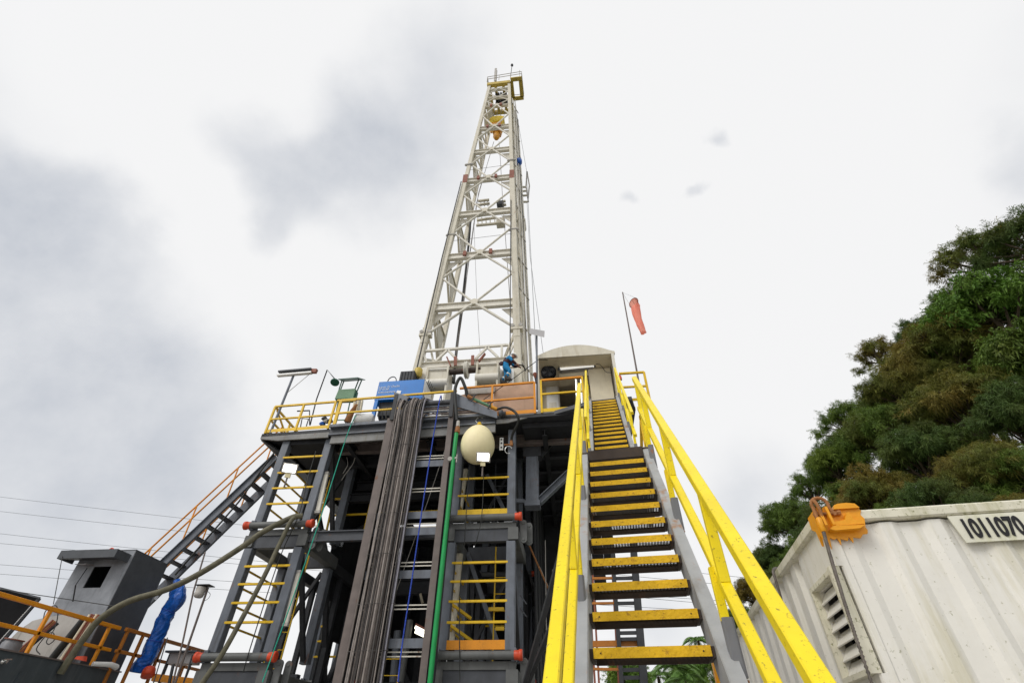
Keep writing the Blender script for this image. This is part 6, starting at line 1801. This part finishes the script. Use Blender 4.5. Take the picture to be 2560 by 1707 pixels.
def crown(seed, R=4.0, lobes=24, tufts=26, per=54, leafL=(.26, .55), leafW=(.013, .026), flat=.78, feather=1.0, gap=.23, rl=(.20, .31)):
    rg = np.random.default_rng(seed)
    out = []
    cs = []
    for i in range(lobes):
        for _ in range(30):
            d = rvec(rg, 1)[0]
            d[2] = abs(d[2]) * 1.1 - .35
            c = d * R * rg.uniform(.42, .86) * np.array([1, 1, flat])
            if all(np.linalg.norm(c - q) > R * gap for q, _ in cs):
                break
        cs.append((c, R * rg.uniform(*rl)))
    cs.append((np.zeros(3), R * .42))
    for c, r in cs:
        n = tufts
        d = rvec(rg, n)
        d[:, 2] = d[:, 2] * .85 + .18
        d /= np.linalg.norm(d, axis=1, keepdims=True)
        tc = c + d * r * rg.uniform(.78, 1.08, (n, 1)) * np.array([1, 1, .85])
        dd = d
        for t, nd in zip(tc, dd):
            k = per
            u = rvec(rg, k) * .95 + nd * .5 + np.array([0, 0, .12])
            u /= np.linalg.norm(u, axis=1, keepdims=True)
            o = t + rvec(rg, k) * rg.uniform(0, .28, (k, 1)) * feather
            out.append(blades(rg, o, u, rg.uniform(*leafL, k), rg.uniform(*leafW, k), .35, nd * .8 + np.array([0, 0, .45])))
        # darker inner filling
        k = 90
        o = c + rvec(rg, k) * r * rg.uniform(.05, .6, (k, 1))
        out.append(blades(rg, o, rvec(rg, k), rg.uniform(.3, .5, k), rg.uniform(.05, .10, k), .2))
    # stray sprays that break the outline
    for _ in range(46):
        d = rvec(rg, 1)[0]
        d[2] = abs(d[2]) * .9 - .2
        t = d * R * rg.uniform(.85, 1.13) * np.array([1, 1, flat])
        k = int(per * .6)
        u = rvec(rg, k) * .7 + unit(d) * .8
        u /= np.linalg.norm(u, axis=1, keepdims=True)
        o = t - unit(d) * rg.uniform(0, .7, (k, 1)) + rvec(rg, k) * .10
        out.append(blades(rg, o, u, rg.uniform(*leafL, k) * .8, rg.uniform(*leafW, k), .35, d + np.array([0, 0, .45])))
    return np.concatenate(out), cs
def branch_mesh(seed, cs):
    rg = random.Random(seed)
    m = MB()
    for c, r in cs[:-1]:
        s = vec(rg.uniform(-.2, .2), rg.uniform(-.2, .2), -rg.uniform(.6, 2.2))
        mid_ = (s + c) / 2 + vec(0, 0, -.25)
        e = c + unit(c - s) * r * .5
        m.tube(curve([s, mid_, c, e], 3), [.1, .09, .085, .08, .07, .06, .05, .04, .03, .02], 5)
        for k in range(3):
            d = np.array([rg.uniform(-1, 1), rg.uniform(-1, 1), rg.uniform(-.4, .6)])
            m.tube([c, c + unit(d) * r * .8], [.03, .008], 4)
    return m.mesh('branches')
def trunk_mesh(seed):
    rg = random.Random(seed)
    m = MB()
    pts = [vec(rg.uniform(-.3, .3) * (1 - t), rg.uniform(-.3, .3) * (1 - t), t) for t in (0, .25, .5, .75, 1)]
    m.tube(pts, [.30, .24, .20, .17, .12], 8)
    return m.mesh('trunk')
VAR = []
spec = [dict(seed=1), dict(seed=2, flat=.9, lobes=22), dict(seed=3, lobes=26, leafL=(.3, .62), leafW=(.011, .02)),
        dict(seed=4, lobes=15, tufts=20, per=42, gap=.30, rl=(.15, .24)), dict(seed=5, lobes=20, leafL=(.26, .5), leafW=(.03, .055), per=40, feather=1.2)]
for s in spec:
    sd_ = s.pop('seed')
    V, cs = crown(sd_, **s)
    VAR.append((V, cs))
CM = {}
def crown_mesh(i, mat):
    if (i, mat) not in CM:
        CM[(i, mat)] = quads_mesh('crown', VAR[i][0], mat)
    return CM[(i, mat)]
TM = {i: trunk_mesh(i) for i in range(len(VAR))}
BM = {i: branch_mesh(i, VAR[i][1]) for i in range(len(VAR))}
for t in list(TM.values()) + list(BM.values()):
    t.materials.append(M['bark'])
def tree(name, label, cx, cy, Y, rpx, var, mat, group, rot=0.0, cat='tree'):
    c = at(cx, cy, Y)
    dist = np.linalg.norm(c - CAM)
    depth = (c - CAM) @ CF
    r = rpx / FPX * depth
    s = r / 4.0
    o = bpy.data.objects.new(name, None)
    COL.objects.link(o)
    h = hill_h(c[0], c[1])
    o.location = (c[0], c[1], h)
    o.rotation_euler = (0, 0, rot)
    tag(o, label, cat, group)
    k = bpy.data.objects.new('crown', crown_mesh(var, mat)); COL.objects.link(k); k.parent = o
    k.location = (0, 0, c[2] - h); k.scale = (s, s, s)
    t = bpy.data.objects.new('trunk', TM[var]); COL.objects.link(t); t.parent = o
    t.location = (0, 0, -.3); t.scale = (s, s, max(c[2] - h - .3 * s, .5))
    q = bpy.data.objects.new('branches', BM[var]); COL.objects.link(q); q.parent = o
    q.location = k.location; q.scale = k.scale
    return o
GRP = 'trees on the slope at the right'
T_ = [ # px, py, Y, radius px, variant, material, label
 (2560, 600, 24, 125, 3, 'leaf_dark', 'topmost airy tree at the upper right edge'),
 (2450, 640, 27, 110, 3, 'leaf_olive', 'thin crowned olive tree just left of the topmost tree'),
 (2470, 780, 24, 150, 4, 'leaf_bright', 'bright green broadleaf tree with hanging shoots on the right slope'),
 (2400, 760, 30, 95, 3, 'leaf_green', 'green tree on the skyline left of the bright broadleaf tree'),
 (2580, 900, 22, 150, 4, 'leaf_green', 'dense green tree cut off by the right edge at mid height'),
 (2360, 890, 27, 130, 0, 'leaf_olive', 'olive brown tree below the skyline green tree'),
 (2290, 840, 33, 70, 3, 'leaf_dark', 'small dark tree peeking out on the skyline'),
 (2190, 885, 32, 66, 3, 'leaf_olive', 'reddish brown feathery tree standing out on the skyline'),
 (2270, 970, 28, 115, 2, 'leaf_olive', 'golden olive tree below the reddish brown one'),
 (2400, 1030, 24, 140, 0, 'leaf_olive', 'large brown olive tree in the middle of the slope'),
 (2550, 1060, 21, 140, 1, 'leaf_dark', 'dark tree at the right edge above the container number'),
 (2110, 1050, 33, 78, 3, 'leaf_green', 'open green tree reaching left over the skyline'),
 (2200, 1090, 28, 105, 1, 'leaf_green', 'rounded green tree below the open one'),
 (2300, 1150, 24, 125, 0, 'leaf_dark', 'dark tree in the middle above the container'),
 (2460, 1190, 20, 125, 2, 'leaf_olive', 'olive bush like tree just above the number plate'),
 (2580, 1200, 19, 120, 1, 'leaf_green', 'green tree above the container at the right edge'),
 (2090, 1170, 30, 88, 2, 'leaf_green', 'feathery green tree above the shackle'),
 (2025, 1225, 33, 70, 3, 'leaf_green', 'green tree at the left shoulder of the slope'),
 (2190, 1240, 23, 105, 0, 'leaf_olive', 'olive tree directly behind the orange pad eye'),
 (2340, 1270, 18, 105, 1, 'leaf_dark', 'dark low tree behind the container top rail'),
 (1985, 1310, 30, 85, 1, 'leaf_green', 'round green tree left of the shackle'),
 (2070, 1320, 24, 85, 0, 'leaf_dark', 'dark tree right behind the container corner'),
 (1935, 1400, 32, 68, 0, 'leaf_dark', 'dark green tree lower on the left edge of the slope'),
 (1985, 1450, 25, 80, 2, 'leaf_green', 'green tree behind the long side of the container'),
 (1890, 1490, 33, 60, 1, 'leaf_olive', 'small olive tree at the foot of the slope'),
 (1930, 1560, 27, 75, 4, 'leaf_green', 'leafy tree low behind the container side'),
 (1850, 1560, 34, 55, 1, 'leaf_dark', 'lowest dark tree beside the right stair rail'),
 (2370, 820, 35, 80, 1, 'leaf_green', 'green tree half hidden behind the skyline trees at upper right'),
 (2300, 920, 36, 80, 0, 'leaf_dark', 'dark tree filling in behind the reddish brown one'),
 (2215, 1010, 36, 75, 2, 'leaf_green', 'green feathery tree behind the open skyline tree'),
 (2110, 1130, 37, 70, 1, 'leaf_dark', 'dark tree on the skyline between the open tree and the left shoulder'),
 (2130, 1250, 27, 80, 4, 'leaf_green', 'broadleaf tree just above and right of the shackle'),
 (2285, 1060, 31, 105, 1, 'leaf_dark', 'dark tree in the hollow left of the large olive tree'),
 (2480, 930, 29, 115, 0, 'leaf_green', 'green tree behind the right edge trees at mid height'),
 (2395, 1135, 27, 105, 2, 'leaf_olive', 'olive tree low in the middle of the slope'),
 (2035, 1390, 28, 75, 1, 'leaf_green', 'green tree just left of the container corner'),
 (2110, 1385, 22, 65, 4, 'leaf_dark', 'dark shrub tree hidden behind the pad eye'),
 (2260, 1310, 20, 85, 2, 'leaf_green', 'green tree behind the near container rail'),
 (2450, 1290, 17, 85, 0, 'leaf_dark', 'dark low tree above the container digits'),
 (2570, 1300, 16, 85, 1, 'leaf_olive', 'olive low tree at the right edge above the container'),
 (1955, 1500, 30, 62, 3, 'leaf_green', 'thin green tree low on the left of the slope'),
 (1905, 1625, 30, 58, 1, 'leaf_green', 'lowest green tree beside the container side'),
 (1995, 1590, 24, 75, 0, 'leaf_dark', 'dark tree behind the middle of the container side'),
]
for i, (x, y, Y, r, v, mt, lb) in enumerate(T_):
    tree('slope_tree', lb, x, y, Y, r, v, mt, GRP, rot=i * 1.7)
# trees and palms seen under the stairs
tree('far_tree', 'small leafy tree seen under the stairs at the left', 1560, 1690, 42, 62, 4, 'leaf_bright', 'trees far behind the stairs', 1.0)
tree('far_tree', 'round green tree seen under the stairs at the right', 1740, 1690, 46, 75, 1, 'leaf_bright', 'trees far behind the stairs', 2.2)
tree('far_tree', 'low green tree seen between the stair and the container', 1830, 1660, 40, 70, 4, 'leaf_green', 'trees far behind the stairs', .4)
def palm(label, cx, cy, Y, size, seed):
    c = at(cx, cy, Y)
    rg = np.random.default_rng(seed)
    t = thing('palm_tree', label, 'palm', (c[0], c[1], hill_h(c[0], c[1])), 0, 'palms far behind the stairs')
    m = MB(); b = vec(c[0] + rg.uniform(-.8, .8), c[1], hill_h(c[0], c[1])); m.tube(curve([b, (b + c) / 2 + vec(.25, 0, 0), c], 5), [.2 - .008 * k for k in range(11)], 7); m.build('trunk', 'bark', t)
    V = []
    for f in range(17):
        a = 2 * math.pi * f / 17 + rg.uniform(-.2, .2)
        el = rg.uniform(-.1, 1.1)
        d = vec(math.cos(a) * math.cos(el), math.sin(a) * math.cos(el), math.sin(el))
        L = size * rg.uniform(.8, 1.1)
        P_ = [c + d * L * s + vec(0, 0, -L * .75 * s * s) for s in np.linspace(0, 1, 16)]
        for k in range(1, 16):
            tang = unit(P_[k] - P_[k - 1])
            sd2 = unit(np.cross(tang, (0, 0, 1)))
            for s in (-1, 1):
                l_ = size * .26 * math.sin(math.pi * (.12 + .85 * k / 16))
                e = P_[k] + (sd2 * s * .8 + tang * .6 + vec(0, 0, -.45)) * l_
                w = tang * .05 * size / 2
                V += [P_[k] - w, (P_[k] + e) / 2 - w * 1.3, e, (P_[k] + e) / 2 + w * 1.3]
    me = quads_mesh('fronds', np.array(V) - ROOT[t.name], 'leaf_palm')
    link('fronds', me, None, t)
palm('palm with spreading fronds left of the stair centre gap', 1685, 1668, 44, 2.4, 1)
palm('slender palm behind the left part of the lowest tread', 1645, 1690, 50, 2.2, 2)
palm('palm crown just right of the lowest stair tread', 1745, 1600, 60, 2.2, 3)
palm('low palm with drooping fronds under the lowest tread', 1715, 1700, 38, 2.2, 4)
